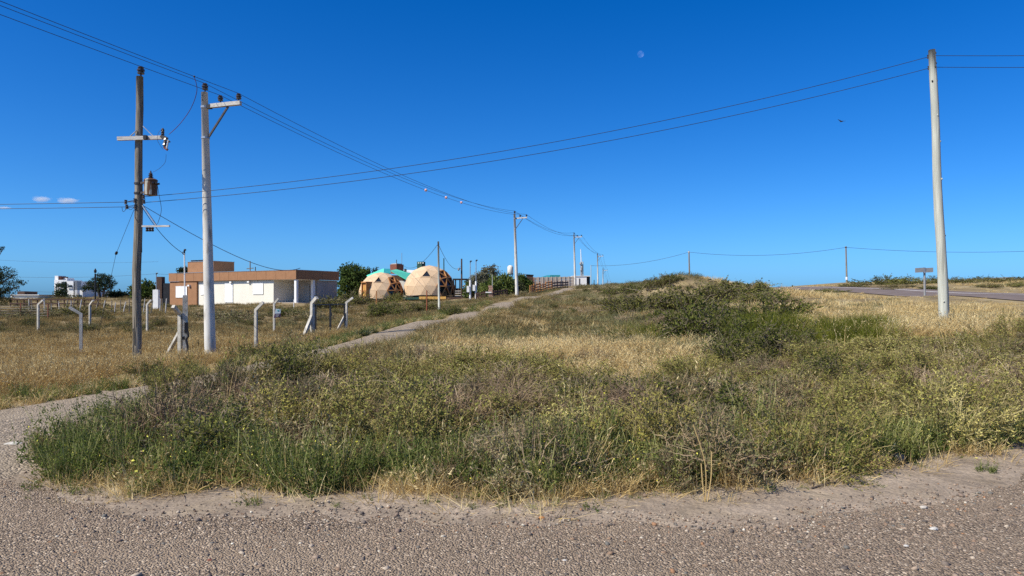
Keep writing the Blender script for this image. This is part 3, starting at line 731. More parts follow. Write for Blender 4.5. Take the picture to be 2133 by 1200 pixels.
# building with a teal roof behind the wall
tb_ = thing('house', 'teal roofed building rising behind the concrete slab wall', 'house', P(1150, 590, 118))
m_ = MB(); q3(m_, [P(1124, 578, 114), P(1145, 577.5, 114), P(1150, 573, 122), P(1140, 573.5, 122)], .12); m_.build('roof', M['teal'], tb_)
a, b = P(1146, 578, 116), P(1167, 573, 116); MB().box(a.x, b.x, 116, 122, a.z - .2, b.z).build('upper_roof', M['teal'], tb_)
a, b = P(1126, 592, 117), P(1167, 578.3, 117); MB().box(a.x, b.x, 117.2, 121, h1(a.x, 118) - .5, b.z).build('wall', M['blockwall'], tb_)
# white gatehouse near the crest
wg = thing('house', 'small white flat roofed building beside the third white pole', 'house', P(1212, 598, 116))
a, b = P(1193, 598, 115), P(1222, 576, 115); g = h1(b.x, 115) - .5
MB().box(a.x, b.x, 115, 118.5, g, b.z).build('wall', M['white'], wg)
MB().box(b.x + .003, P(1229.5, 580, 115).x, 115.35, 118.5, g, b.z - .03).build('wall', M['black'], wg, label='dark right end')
MB().box(a.x + .15, a.x + .5, 114.95, 115.02, g, P(0, 579, 115).z).build('door', M['dark_steel'], wg)
MB().box(P(1196.5, 590, 115).x, P(1199.5, 590, 115).x, 114.95, 115.02, g, P(0, 580, 115).z).build('door', M['dark_steel'], wg)
MB().box(P(1206, 590, 115).x, P(1208, 590, 115).x, 114.95, 115.02, g, P(0, 580, 115).z).build('window', M['dark_steel'], wg)
MB().box(a.x - .1, P(1230, 580, 115).x, 114.9, 118.6, b.z + .002, b.z + .1).build('coping', M['white'], wg)

# pallet fences, gate pillars
def pallet(a, b, zh, mt, parent, nb=4, posts=True):
    a, b = Vector(a), Vector(b); d = (b - a); L_ = d.length; d.normalize(); nr = Vector((-d.y, d.x, 0)).normalized()
    for k in range(nb):
        z = zh * (k + .55) / nb
        MB().obox((a + b) / 2 + Vector((0, 0, z)), (b - a) / 2 * .985, nr * .02, (0, 0, zh / nb * .27)).build('board', mt, parent)
    for t_ in ((0.04, .5, .96) if posts else (0.04,)):
        p = a.lerp(b, t_) + nr * .05
        MB().box(p.x - .05, p.x + .05, p.y - .04, p.y + .04, p.z - .25, p.z + zh + .05).build('post', mt, parent)
pf = thing('pallet_fence', 'dark brown fence of pallet boards by the brick pillar', 'fence', P(1010, 632, 74))
prev = None
for px, py in ((991, 632), (1003, 632.5), (1012, 632)):
    p = P(px, py, 74); p.z = h1(p.x, p.y) - .05
    if prev is not None: pallet(prev, p, 1.15, M['dark_wood'], pf)
    prev = p
prev = None
pf2 = thing('pallet_fence', 'dark brown fence of pallet boards between the brick pillar and the second white pole', 'fence', P(1040, 629, 75))
for px, Y_ in ((1027, 74), (1035, 75), (1046, 76), (1057, 77.5)):
    p = P(px, 630, Y_); p.z = h1(p.x, p.y) - .05
    if prev is not None: pallet(prev, p, 1.1, M['dark_wood'], pf2)
    prev = p
prev = None
rf = thing('pallet_fence', 'bright red brown pallet fence along the track below the block wall', 'fence', P(1130, 608, 84))
for px, Y_, hh in ((1104, 80, 0), (1112, 80.5, 1.05), (1126, 82, 1.15), (1137, 83.5, .95), (1150, 85.5, 1.1)):
    p = P(px, 608, Y_); p.z = h1(p.x, p.y) - .02
    if prev is not None: pallet(prev, p, hh, M['orange_wood'], rf)
    prev = p
prev = None
rf2 = thing('pallet_fence', 'weathered dark pallet fence climbing towards the crest', 'fence', P(1165, 603, 92))
for px, Y_ in ((1151, 86), (1162, 90), (1173, 95), (1184, 101)):
    p = P(px, 605, Y_); p.z = h1(p.x, p.y) - .02
    if prev is not None: pallet(prev, p, .95, M['dark_wood'], rf2, 3)
    prev = p
bp_ = thing('brick_pillar', 'pink brick gate pillar with a letter box shelf', 'pillar', P(1022, 630, 73))
p = P(1022, 630, 73); g = h1(p.x, p.y); ztop = P(0, 594.5, 73).z
nc = 9
for k in range(nc):
    za, zb2 = g - .2 + (ztop - g + .2) * k / nc, g - .2 + (ztop - g + .2) * (k + 1) / nc - .02
    for s in (0, 1):
        wd = .19; off = (s - .5) * .2 + (.03 if k % 2 else -.03)
        MB().box(p.x + off - .095, p.x + off + .095, 72.8, 73.2, za, zb2).build('brick', M['pinkbrick'], bp_)
MB().box(p.x - .17, p.x + .17, 72.83, 73.17, g - .2, ztop - .03).build('mortar', M['pale_stone'], bp_)
MB().box(p.x - .5, p.x + .1, 72.7, 72.795, P(0, 609.5, 73).z - .03, P(0, 608, 73).z).build('shelf', M['white'], bp_)
MB().box(p.x + .22, p.x + .36, 72.9, 73.1, g - .2, P(0, 605, 73).z).build('post', M['dark_wood'], bp_)

# service masts with meter boxes
def mast(px, py, Y, ytop, ythick, box, label, grp='white electricity service masts'):
    p = P(px, py, Y); g = h1(p.x, p.y); zt_, zk = P(0, ytop, Y).z, P(0, ythick, Y).z
    r_ = thing('service_mast', label, 'service mast', (p.x, p.y, g), grp)
    MB().tube([(p.x, p.y, g - .3), (p.x, p.y, zk)], Y * 4.0 / F / 1.0 * .5, 10).build('pillar', M['white'], r_)
    MB().tube([(p.x, p.y, zk), (p.x, p.y, zt_ - .1), (p.x + .03, p.y, zt_)], Y * 1.7 / F * .5, 8).build('pipe', M['galv'], r_)
    MB().tube([(p.x, p.y, zt_ - .02), (p.x + .05, p.y - .03, zt_ + .1), (p.x + .16, p.y - .05, zt_ + .08)], .07, 6).build('cap', M['black'], r_)
    if box:
        MB().obox((p.x - .2, p.y - .1, g + box), (.13, 0, 0), (0, .12, 0), (0, 0, .30)).build('meter_box', M['white'], r_)
    return r_
mast(979.5, 634, 72, 546, 584, 1.45, 'white service mast with a meter box, nearer the dome deck')
mast(991.5, 633, 75, 544, 586, 1.6, 'white service mast with a meter box, nearer the dark pallet fence')
r_ = mast(325.5, 637, 78, 571, 603, 0, 'white pillar with a thin pipe left of the brown house wall')
p = P(325.5, 637, 78); MB().box(p.x - .28, p.x + .28, 77.8, 78.2, h1(p.x, 78) - .3, P(0, 603.5, 78).z).build('base_block', M['white'], r_)
# dark chimney block left of the house
cb = thing('barbecue_chimney', 'dark stone chimney with a block beside it left of the brown house', 'chimney', P(342, 605, 97))
a, b = P(326.5, 576.5, 97), P(337, 576.5, 97)
MB().box(a.x, b.x, 97, 97.9, h1(a.x, 97) - .3, a.z).build('chimney', M['dark_wood'], cb)
a, b = P(337.2, 590, 97), P(351, 590, 97); MB().box(a.x, b.x, 97.1, 98.6, h1(a.x, 97) - .3, a.z).build('block', M['black'], cb)

# white villa far left
vl = thing('villa', 'white two storey villa with dark glazing far left', 'house', P(150, 622, 114))
def vbox(pa, pb, yt, yb, Y, dep, mt, name, par=vl, lab=None):
    a, b = P(pa, yb, Y), P(pb, yt, Y)
    return MB().box(a.x, b.x, Y, Y + dep, a.z - .5, b.z).build(name, M[mt], par, label=lab)
vbox(113, 139.5, 583, 620, 113.5, 4, 'white', 'wall')
vbox(114, 121, 574.5, 582.8, 114, 2, 'white', 'turret'); vbox(121.1, 126, 576, 582.8, 114.2, 2, 'brick_red', 'turret')
vbox(126.1, 139, 579, 582.8, 115, 2, 'white', 'parapet')
vbox(139.6, 152.8, 585.5, 621, 113.2, 6, 'white', 'wall')
Yv = 113.2; A = P(153, 585.5, Yv); B = P(186, 588.5, 121)
m_ = MB(); d_ = B - A; d_.z = 0
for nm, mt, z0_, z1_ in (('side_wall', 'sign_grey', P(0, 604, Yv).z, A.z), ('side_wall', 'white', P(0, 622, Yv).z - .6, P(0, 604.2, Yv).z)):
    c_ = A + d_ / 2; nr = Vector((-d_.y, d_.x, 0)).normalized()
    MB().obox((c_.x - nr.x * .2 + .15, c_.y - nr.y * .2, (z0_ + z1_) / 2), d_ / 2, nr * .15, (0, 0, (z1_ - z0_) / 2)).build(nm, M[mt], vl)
an = vbox(166, 172, 604.5, 622, 112, 6, 'white', 'annex'); vbox(172.05, 200, 606, 622, 115, 4, 'white', 'annex')
for pa, pb, yt, yb in ((116, 120, 592, 598), (122, 128, 590, 598), (129, 135, 587, 600), (127, 136, 601.5, 613), (116, 124, 606, 617), (141.5, 149.5, 594, 599)):
    a, b = P(pa, yb, 113.1), P(pb, yt, 113.1); w_ = MB().box(a.x, b.x, 113.1, 113.18 if pa > 140 else 113.45, a.z, b.z).build('window', M['glass'], vl)
    MB().box(a.x - .08, b.x + .08, 113.02, 113.09, a.z - .1, a.z - .01).build('sill', M['white'], w_)
# lower white house behind the left pine
wl = thing('house', 'low white house behind the dark tree at the left edge', 'house', P(50, 622, 108))
a, b = P(22, 626, 108), P(80, 615, 108); MB().box(a.x, b.x, 108, 113, a.z - .6, b.z).build('wall', M['cream'], wl)
a, b = P(36, 616, 109), P(51, 607, 109); MB().box(a.x, b.x, 109, 112, a.z, b.z).build('upper_storey', M['dark_wood'], wl)
MB().box(P(21, 0, 107.8).x, P(81, 0, 107.8).x, 107.8, 113.2, P(0, 615, 108).z + .003, P(0, 614, 108).z + .02).build('roof', M['white'], wl)
# white house far right
wr = thing('house', 'white house on the bank behind bushes at the right edge', 'house', P(2115, 592, 110))
a, b = P(2097, 594, 110), P(2113, 579, 110); MB().box(a.x, b.x, 110, 114, a.z - 1, b.z).build('wall', M['white'], wr)
MB().box(a.x - .1, b.x + .1, 109.8, 114.2, b.z + .003, b.z + .12).build('roof', M['sign_grey'], wr)
a, b = P(2113.2, 594, 110), P(2200, 583, 110); MB().box(a.x, b.x, 110.2, 114, a.z - 1, b.z).build('wall', M['white'], wr)
MB().tube([P(2120, 584, 110), P(2120, 578, 110)], .12, 6).build('flue', M['black'], wr)

# ------------------------------------------------------------------ poles and lines
def insulator(c, s=1.0, par=None, name='insulator', world=False, mt='porcelain'):
    m_ = MB(); m_.lathe(c, [(0.02 * s, -.12 * s), (0.02 * s, 0), (.075 * s, .0), (.08 * s, .03 * s), (.055 * s, .045 * s), (.085 * s, .07 * s), (.085 * s, .10 * s), (.055 * s, .115 * s), (.07 * s, .14 * s), (.04 * s, .17 * s)], 10)
    return m_.build(name, M[mt], par, world)
ARM = Vector((0.98, -0.20, 0))
def make_line_pole():
    root = thing('power_pole', '', 'power pole', (0, 0, 0), 'white concrete line poles with one-sided crossarms')
    MB().tube([(0, 0, -.5), (0, 0, 0), (0, 0, 4), (0, 0, 7.98)], [.168, .165, .135, .095], 18).build('shaft', M['concrete'], root, False, smooth=True)
    for z in (7.53, 6.6):
        MB().lathe((0, 0, z), [(.118 if z > 7 else .124, -.03), (.118 if z > 7 else .124, .03)], 14).build('clamp', M['galv'], root, False)
    for z in (7.62 + .1, 7.62 + .24):
        MB().bar((-.03, -.11, z), (-.03, -.085, z), .03).build('bolt', M['black'], root, False)
    MB().bar(ARM * .1 + Vector((0, 0, 7.53)), ARM * .22 + Vector((0, 0, 7.53)), .13, .12).build('bracket', M['black'], root, False)
    MB().bar(ARM * .215 + Vector((0, 0, 7.55)), ARM * 1.20 + Vector((0, 0, 7.57)), .12, .115).build('crossarm', M['arm_wood'], root, False)
    MB().bar(ARM * .11 + Vector((0, 0, 6.62)), ARM * .78 + Vector((0, .0, 7.49)), .05, .05).build('brace', M['dark_steel'], root, False)
    insulator((0.02, 0, 8.06), 1.15, root)
    insulator(ARM * .53 + Vector((0, 0, 7.68)), 1.0, root); insulator(ARM * 1.14 + Vector((0, 0, 7.69)), 1.0, root)
    return root
proto = make_line_pole()
LP = [(P(438, 741, 22.4), -.022, 'nearest tall white concrete power pole with a one-sided crossarm'),
      (P(1077, 622, 69.6), -.03, 'second white power pole standing beside the water tank'),
      (P(1198, 598, 112), -.022, 'third white power pole standing by the small white building'),
      (P(1245.5, 608, 157), -.012, 'fourth white power pole rising from behind the crest'),
      (P(1256, 620, 205), 0, 'fifth white power pole, mostly hidden behind the crest'),
      (P(1265, 634, 252), 0, 'farthest and smallest white power pole behind the crest')]
poles = []
for i, (p, tilt, lab) in enumerate(LP):
    o = proto if i == 0 else copy_tree(proto)
    o.location = p; o.rotation_euler = (0, tilt, 0); o['label'] = lab; poles.append((p, tilt))
    ORG[o.name] = p
def pole_pt(i, v):
    p, t_ = poles[i]; return p + Matrix.Rotation(t_, 3, 'Y') @ Vector(v)
def sagline(a, b, sag, n=24):
    a, b = Vector(a), Vector(b)
    return [a.lerp(b, t / n) - Vector((0, 0, 4 * sag * (t / n) * (1 - t / n))) for t in range(n + 1)]
tops = [(0.02, 0, 8.25), tuple(ARM * .53 + Vector((0, 0, 7.85))), tuple(ARM * 1.14 + Vector((0, 0, 7.86)))]
back = Vector((-18.8, -24.4, -1.55))
wlab = ['overhead wire on the pole top insulators of the white poles', 'overhead wire on the middle insulators of the white poles, carrying the markers', 'overhead wire on the outer crossarm insulators of the white poles']
mids = []
for k, t_ in enumerate(tops):
    pts = sagline(back + Vector(t_), pole_pt(0, t_), 0.35, 40)
    for i in range(5):
        seg = sagline(pole_pt(i, t_), pole_pt(i + 1, t_), [0.75, .75, .7, .6, .6][i], 30)
        if i == 0: mids.append(seg)
        pts += seg[1:]
    m_ = MB(); m_.tube(pts, [max(.0065, min(.016, .00009 * max(p.y, 1) + .0055)) for p in pts], 5)
    tag(m_.build('overhead_wire', M['wire'], smooth=True), wlab[k], 'overhead wire', 'bare line wires along the white poles')
for px, lab in ((887, 'left'), (929, 'middle'), (961, 'right')):
    seg = mids[1]; q = min(seg, key=lambda p: abs(p.x / p.y * F + HX - px))
    j = seg.index(q); q2_ = seg[min(j + 1, len(seg) - 1)]; q1_ = seg[max(j - 1, 0)]
    best = min((q1_.lerp(q2_, t / 40) for t in range(41)), key=lambda p: abs(p.x / p.y * F + HX - px))
    mk = thing('wire_marker', {'left': 'pink ball marker on the overhead wire, nearest of the three', 'middle': 'pink ball marker on the overhead wire, between the two others', 'right': 'pink ball marker on the overhead wire, closest to the second white pole'}[lab], 'wire marker', best, 'ball markers on the wire')
    MB().blob((0, 0, 0), .085, lv=2).build('ball', M['marker'], mk, False, smooth=True)
    MB().tube([(0.02, -.1, 0), (-.02, .1, 0)], .03, 6).build('clip', M['white'], mk, False)

# left wooden transformer pole
tp = P(284, 748, 22); tp.z = h1(tp.x, tp.y)
def tpp(px, py, dy=0): return P(px, py, 22 + dy)
wp = thing('wooden_pole', 'weathered wooden power pole with a transformer, standing left of the white pole', 'power pole', tp)
rng = random.Random(5)
tip = tpp(291, 160)
pts = [Vector((tp.x, tp.y, tp.z - .4))] + [tp.lerp(tip, t / 9) + Vector((.02 * math.sin(t * 1.7), .02 * math.cos(t), 0)) for t in range(10)]
shaft = MB().tube(pts, [.128, .125, .122, .12, .118, .114, .11, .106, .102, .1, .098], 16, jit=.05, rng=rng).build('shaft', M['old_wood'], wp, smooth=True)
m_ = MB()
for k in range(7):
    a_ = -2.0 + k * .35; z_ = tp.z + .6 + k * .55
    c_ = tp.lerp(tip, (z_ - tp.z) / (tip.z - tp.z)); e = Vector((math.cos(a_), math.sin(a_), 0))
    m_.bar(c_ + e * .117 - Vector((0, 0, .5)), c_ + e * .113 + Vector((0, 0, .55)), .012, .01)
m_.build('crack', M['knot'], wp)
insulator(tpp(293.5, 154), 1.3, wp, world=True)
MB().bar(tpp(245, 289, -.15), tpp(340, 286.5, -.15), .085, .11).build('crossarm', M['arm_wood'], wp)
MB().bar(tpp(300, 286.5, -.22), tpp(306.5, 286.5, -.22), .12, .12).build('bracket', M['black'], wp)
MB().lathe(tpp(289.5, 286.5), [(.128, -.03), (.128, .03)], 12).build('clamp', M['galv'], wp)
MB().bar(tpp(268, 287, -.14), tpp(285, 271, -.12), .035, .02).build('brace', M['galv'], wp)
MB().bar(tpp(322, 286, -.14), tpp(298, 263, -.12), .035, .02).build('brace', M['galv'], wp)
# fuse cutout and arrester at the right end of the arm
fc = thing('fuse_cutout', 'dark fuse cutout hanging at the right end of the upper crossarm of the wooden pole', 'fuse cutout', tpp(341, 288, -.2))
MB().bar(tpp(336, 283, -.2), tpp(348, 290, -.2), .09, .10).build('bracket', M['dark_steel'], fc)
MB().lathe(tpp(339, 281, -.22), [(.03, 0), (.055, .02), (.035, .05), (.055, .08), (.035, .11), (.055, .14), (.03, .18), (.015, .2)], 10).build('arrester', M['porcelain'], fc)
m_ = MB(); a, b = tpp(345.5, 288, -.26), tpp(342, 307, -.26); m_.tube([a, a.lerp(b, .2), a.lerp(b, .3), a.lerp(b, .45), a.lerp(b, .55), a.lerp(b, .75), a.lerp(b, .85), b], [.035, .06, .035, .06, .035, .06, .035, .03], 9); m_.build('insulator', M['porcelain'], fc)
MB().tube([tpp(351, 292, -.3), tpp(347, 310, -.3)], .022, 8).build('fuse_tube', M['arm_wood'], fc)
MB().bar(tpp(346, 290, -.28), tpp(354, 296, -.28), .05, .04).build('contact', M['dark_steel'], fc)
MB().bar(tpp(342, 307, -.28), tpp(349, 312.5, -.28), .06, .06).build('hinge', M['brick_red'], fc)
# transformer
tc_ = tpp(314, 407, -.18)
tr = thing('transformer', 'rust streaked grey pole transformer bolted to the wooden pole', 'transformer', tc_)
MB().lathe(tc_, [(.17, 0), (.185, .01), (.185, .42), (.195, .425), (.195, .45), (.15, .485), (.05, .50)], 20).build('tank', M['rusty_paint'], tr, smooth=False)
MB().lathe(tc_ + Vector((0, 0, .48)), [(.05, 0), (.05, .03), (.085, .045), (.04, .07), (.075, .10), (.035, .125), (.065, .15), (.03, .18), (.012, .25)], 12).build('bushing', M['porcelain'], tr)
for z in (.09, .38):
    MB().bar(tc_ + Vector((-.17, 0, z)), (tp.lerp(tip, .55).x + .02, 22, tc_.z + z), .05, .06).build('bracket', M['dark_steel'], tr)
    q = tp.lerp(tip, (tc_.z + z - tp.z) / (tip.z - tp.z)); MB().lathe(q, [(.122, -.025), (.122, .025)], 12).build('clamp', M['dark_steel'], tr)
for k in range(3):
    a_ = -.9 + k * .5; e = Vector((math.cos(a_), math.sin(a_), 0)); MB().tube([tc_ + e * .18 + Vector((0, 0, .33)), tc_ + e * .25 + Vector((0, 0, .35))], .03, 8).build('terminal', M['porcelain'], tr)
# lower arm with brace, spool insulators
MB().bar(tpp(296, 471.5, -.1), tpp(353.5, 471, -.15), .06, .05).build('lower_arm', M['arm_wood'], wp)
MB().bar(tpp(297, 428, -.1), tpp(326, 470, -.13), .045, .03).build('brace', M['galv'], wp)
m_ = MB(); c_ = tpp(312, 478, -.15)
for k in range(3): m_.lathe(c_ + Vector((-.08 + k * .08, 0, -.06)), [(.035, 0), (.045, .03), (.03, .06), (.045, .09), (.035, .12)], 8)
m_.build('connector_block', M['black'], wp)
for px, py in ((262, 421), (264, 431), (281, 418), (282, 431), (299.5, 420), (299, 410)):
    m_ = MB(); c_ = tpp(px, py, -.1); m_.tube([c_ + Vector((0, 0, -.06)), c_ + Vector((0, 0, -.03)), c_, c_ + Vector((0, 0, .03)), c_ + Vector((0, 0, .06))], [.05, .03, .045, .03, .05], 9); m_.build('spool', M['porcelain'], wp)
MB().bar(tpp(262, 421, -.1), tpp(283, 420, -.1), .02).build('strap', M['dark_steel'], wp)
MB().bar(tpp(263, 432, -.1), tpp(283, 431, -.1), .02).build('strap', M['dark_steel'], wp)
def cable(name, pts, r_, mt, lab, cat='cable', grp=None, n=5):
    return tag(MB().tube(pts, r_, n).build(name, M[mt], smooth=True), lab, cat, grp)
def curve(pp, n=8):
    """smooth polyline through points"""
    pp = [Vector(p) for p in pp]; out = []
    for i in range(len(pp) - 1):
        p0, p1, p2, p3 = pp[max(i - 1, 0)], pp[i], pp[i + 1], pp[min(i + 2, len(pp) - 1)]
        for t in range(n):
            t = t / n
            out.append(.5 * ((2 * p1) + (p2 - p0) * t + (2 * p0 - 5 * p1 + 4 * p2 - p3) * t * t + (3 * p1 - p0 - 3 * p2 + p3) * t ** 3))
    out.append(pp[-1]); return out
# jumper from the outer line wire down to the fuse
outer = sagline(back + Vector(tops[2]), pole_pt(0, tops[2]), 0.35, 400)
jp = min(outer[200:], key=lambda p: abs(p.x / p.y * F + HX - 407))
cable('jumper_wire', curve([jp, jp + Vector((.03, .1, -.35)), P(398, 225, (jp.y + 22) / 2 - .3), P(375, 258, 21.6), P(352, 280, 21.78)]), .009, 'cable_red', 'red jumper wire curving from the overhead wire to the fuse cutout', 'jumper wire')
MB().blob(jp, .03).build('clamp', M['dark_steel'], bpy.data.objects['jumper_wire'], False)
cable('jumper_wire', curve([tpp(339, 270, -.22), tpp(331, 275, -.25), tpp(328, 292, -.3), tpp(340, 312, -.3)]), .005, 'wire', 'thin looped wire around the fuse cutout', 'jumper wire')
cable('jumper_wire', curve([tpp(346, 322, -.28), tpp(344, 338, -.25), tpp(332, 351, -.2), tpp(317.5, 359, -.18)]), .005, 'wire', 'thin wire from the fuse cutout to the transformer bushing', 'jumper wire')
cable('jumper_wire', curve([tpp(327, 380, -.22), tpp(331, 405, -.25), tpp(336, 438, -.2), tpp(328, 467, -.16)]), .007, 'wire', 'looped wire from the transformer down to the lower arm', 'jumper wire')
cable('jumper_wire', curve([tpp(254, 432, -.1), tpp(257, 441, -.1), tpp(266, 433, -.1), tpp(272, 437, -.1), tpp(282, 432, -.1), tpp(281, 452, -.12), tpp(290, 466, -.13)]), .007, 'wire', 'tangled dark wire at the left spools of the wooden pole', 'jumper wire')

# right bare wooden pole
rp_ = P(1967, 690, 22); rt = P(1941, 104, 22)
rg = Vector((rp_.x, rp_.y, h1(rp_.x, rp_.y)))
bp2 = thing('wooden_pole', 'tall pale bare wooden pole standing alone on the right', 'power pole', rg)
rng = random.Random(8)
pts = [rg + Vector((0.01, 0, -.4))] + [rg.lerp(rt, t / 10) + Vector((.014 * math.sin(t * .9 + .3), .01 * math.cos(t * 1.3), 0)) for t in range(11)]
MB().tube(pts, [.145, .143, .142, .138, .132, .128, .122, .117, .112, .108, .104, .095], 16, jit=.03, rng=rng).build('shaft', M['pale_wood'], bp2, smooth=True)
for px, py, dx in ((1946.5, 112, .3), (1947, 134, .3), (1945, 142, 0), (1939, 172, -.8), (1952, 170, .9), (1951, 219, .4), (1948, 245, .2), (1956, 300, .4), (1958, 380, .2), (1968, 500, -.2), (1961, 640, -.6)):
    t_ = (py - 104) / (690 - 104); c_ = rt.lerp(rg, t_); rr = .1 + .045 * t_
    k_ = (P(px, py, 22).x - c_.x) / rr; k_ = max(-.95, min(.95, k_)); e = Vector((k_, -math.sqrt(1 - k_ * k_), 0))
    MB().blob(c_ + e * rr * .98, (.026, .026, .036), rng=rng, jit=.1).build('knot', M['knot' if py in (112, 134, 142, 172, 219) else 'pale_wood'], bp2)
for py in (114, 138):
    c_ = rt.lerp(rg, (py - 104) / 586); MB().tube([c_ + Vector((0, .08, 0)), c_ + Vector((0, .2, 0))], .02, 6).build('hook', M['dark_steel'], bp2)
    m_ = MB(); m_.tube([c_ + Vector((0, .2, -.05)), c_ + Vector((0, .2, -.02)), c_ + Vector((0, .2, .02)), c_ + Vector((0, .2, .05))], [.04, .028, .028, .04], 8); m_.build('spool', M['porcelain'], bp2)

for k, (py_r, py_l, ly) in enumerate(((116, 410, (421, 421, 417)), (140, 422, (431, 432, 432)))):
    a = P(1943, py_r, 22.2); b = tpp(299, py_l, .1); c_ = tpp(262, ly[0], .0)
    far_l = Vector((-36, 22.5, EYE + (HY - ly[2] + 8 + 10 * k) / F * 22)); far_r = Vector((37, 20.2, a.z + (.32 if k == 0 else .30)))
    pts = sagline(far_r, a, .28, 14) + sagline(a, b, .56, 44)[1:] + [tpp(285, (py_l + ly[0]) / 2, .12)] + sagline(c_, far_l, .16, 20)
    cable('overhead_wire', pts, .0085, 'wire', ['upper', 'lower'][k] + ' of the two wires from the pale bare pole to the transformer pole', 'overhead wire', 'low voltage wires between the wooden poles')
cable('service_cable', sagline(tpp(301, 430), P(625, 558.5, 85), .9, 30), [.009 + .0009 * i for i in range(31)], 'wire', 'service cable from the transformer pole to the house roof', 'cable')
cable('service_cable', sagline(tpp(297, 433), P(382, 528, 23.4), .16, 14), .009, 'wire', 'service cable dropping from the transformer pole to the thin meter mast', 'cable')
g0, g1 = tpp(279, 437), P(217, 590, 27)
gw = thing('guy_wire', 'guy wire with a dark strain insulator left of the transformer pole', 'guy wire', g1)
gend = Vector((g1.x - (g0.x - g1.x) * .4, g1.y + (g1.y - g0.y) * .4, 0)); gend.z = h1(gend.x, gend.y)
MB().tube([g0, g1.lerp(g0, .47)], .006, 5).build('wire', M['wire'], gw); MB().tube([g1.lerp(g0, .45), gend], .006, 5).build('wire', M['wire'], gw)
m_ = MB(); q = g1.lerp(g0, .46); dd = (g0 - g1).normalized(); m_.tube([q - dd * .16, q - dd * .09, q - dd * .05, q, q + dd * .05, q + dd * .09, q + dd * .16], [.012, .03, .045, .03, .045, .03, .012], 8); m_.build('strain_insulator', M['black'], gw)

# far poles on the right with one wire
fps = []
for px, yt, yb, Y, lab in ((1435, 523, 604, 140, 'thin far wooden pole behind the scrub mound'), (1762, 513, 590, 132, 'thin far wooden pole with a white band beyond the paved road')):
    t_, b_ = P(px, yt, Y), P(px + 2, yb, Y); b_.z = min(b_.z, h1(b_.x, Y))
    fp = thing('wooden_pole', lab, 'power pole', b_, 'far wooden poles')
    MB().tube([b_ - Vector((0, 0, .3)), t_], [.17, .12], 8).build('shaft', M['old_wood'], fp)
    MB().lathe(t_ + Vector((0, 0, -.3)), [(.16, 0), (.2, .08), (.16, .2)], 8).build('insulator', M['arm_wood' if px < 1500 else 'dark_steel'], fp)
    if px > 1500: MB().lathe(P(px + 1.6, 580, Y), [(.19, -.25), (.19, .25)], 10).build('band', M['white_band'], fp)
    fps.append(t_ + Vector((0, 0, -.2)))
fl = P(1231, 553.5, 150)
pts = sagline(fl, fps[0], .8, 16) + sagline(fps[0], fps[1], 1.0, 20)[1:] + sagline(fps[1], P(2300, 514, 125), .9, 20)[1:]
cable('overhead_wire', pts, .028, 'wire', 'faint far wire strung between the two thin poles on the right', 'overhead wire')
sp = thing('wooden_pole', 'tiny thin post between the third and fourth white poles', 'power pole', Vector((fl.x, 150, h1(fl.x, 150))))
MB().tube([Vector((fl.x, 150, h1(fl.x, 150) - .3)), fl + Vector((0, 0, .1))], .06, 6).build('shaft', M['pale_wood'], sp)
# antenna mast group by the small white building
am = thing('antenna_mast', 'slim antenna mast with a shorter companion behind the third white pole', 'antenna mast', P(1211, 598, 119))
p = P(1211, 598, 119); g = h1(p.x, 119)
MB().tube([(p.x, 119, g - .2), P(1211, 552, 119)], .16, 8).build('mast', M['sign_grey'], am)
MB().tube([P(1211, 552, 119), P(1209.5, 519, 119)], [.09, .05], 6).build('whip', M['white'], am)
MB().tube([P(1215, 596, 119), P(1214, 545, 119)], [.09, .08], 6).build('side_mast', M['pale_wood'], am)
for py in (549, 557, 562): MB().blob(P(1209.5 + (py % 3), py, 118.8), (.22, .2, .3), rng=rng, jit=.15).build('antenna', M['sign_grey'], am)
# posts by the domes
def stake(px, yt, yb, Y, wd, mt, lab, name='wooden_stake', cat='stake', grp=None, lean=0):
    b_ = P(px + lean, yb, Y); b_.z = min(b_.z, h1(b_.x, Y)); t_ = P(px, yt, Y)
    m_ = MB().tube([b_ - Vector((0, 0, .25)), b_.lerp(t_, .5) + Vector((.01, 0, 0)), t_], [wd / F * Y * .5] * 2 + [wd / F * Y * .45], 8)
    return tag(m_.build(name, M[mt], smooth=False), lab, cat, grp)
cpole = thing('wooden_pole', 'slim pale wooden pole in front of the larger dome', 'power pole', P(914.5, 656, 52))
b_ = P(915, 656, 52); b_.z = h1(b_.x, 52); t_ = P(913, 503, 52)
MB().tube([b_ - Vector((0, 0, .3)), t_], [.082, .062], 12).build('shaft', M['pale_wood'], cpole, smooth=True)
m_ = MB(); m_.tube([t_ + Vector((0, -.1, -.3)), t_ + Vector((0, -.1, -.15))], .05, 8); m_.build('insulator', M['porcelain'], cpole)
cable('service_cable', sagline(P(912, 509, 52), P(838, 551, 100), 1.0, 18), .016, 'wire', 'cable from the slim pole in front of the dome to the brick stack', 'cable')
cable('service_cable', sagline(P(914, 511, 52), P(962, 552, 92), 1.0, 18), .016, 'wire', 'cable from the slim pole in front of the dome to the dark post', 'cable')
stake(889, 605, 648, 55, 2.6, 'red_wood', 'thin stake with a reddish top in front of the larger dome')
stake(784, 606, 626, 80, 2.6, 'orange_wood', 'short brown stake in front of the smaller dome')
stake(961.5, 539, 622, 91, 3.4, 'dark_wood', 'dark tall post beside the pergola', 'post', 'post')
stake(924.5, 538, 600, 99, 2.4, 'green_dark', 'green thin post sticking up behind the larger dome', 'post', 'post')
stake(1025.5, 572, 606, 78, 1.8, 'pale_wood', 'pale thin rod above the brick pillar', 'post', 'post')
stake(1108.5, 594, 610, 79, 3, 'dark_wood', 'dark post at the end of the red pallet fence', 'post', 'post')
stake(1237.5, 583, 596, 125, 1.6, 'dark_steel', 'short dark post on the crest', 'post', 'post')
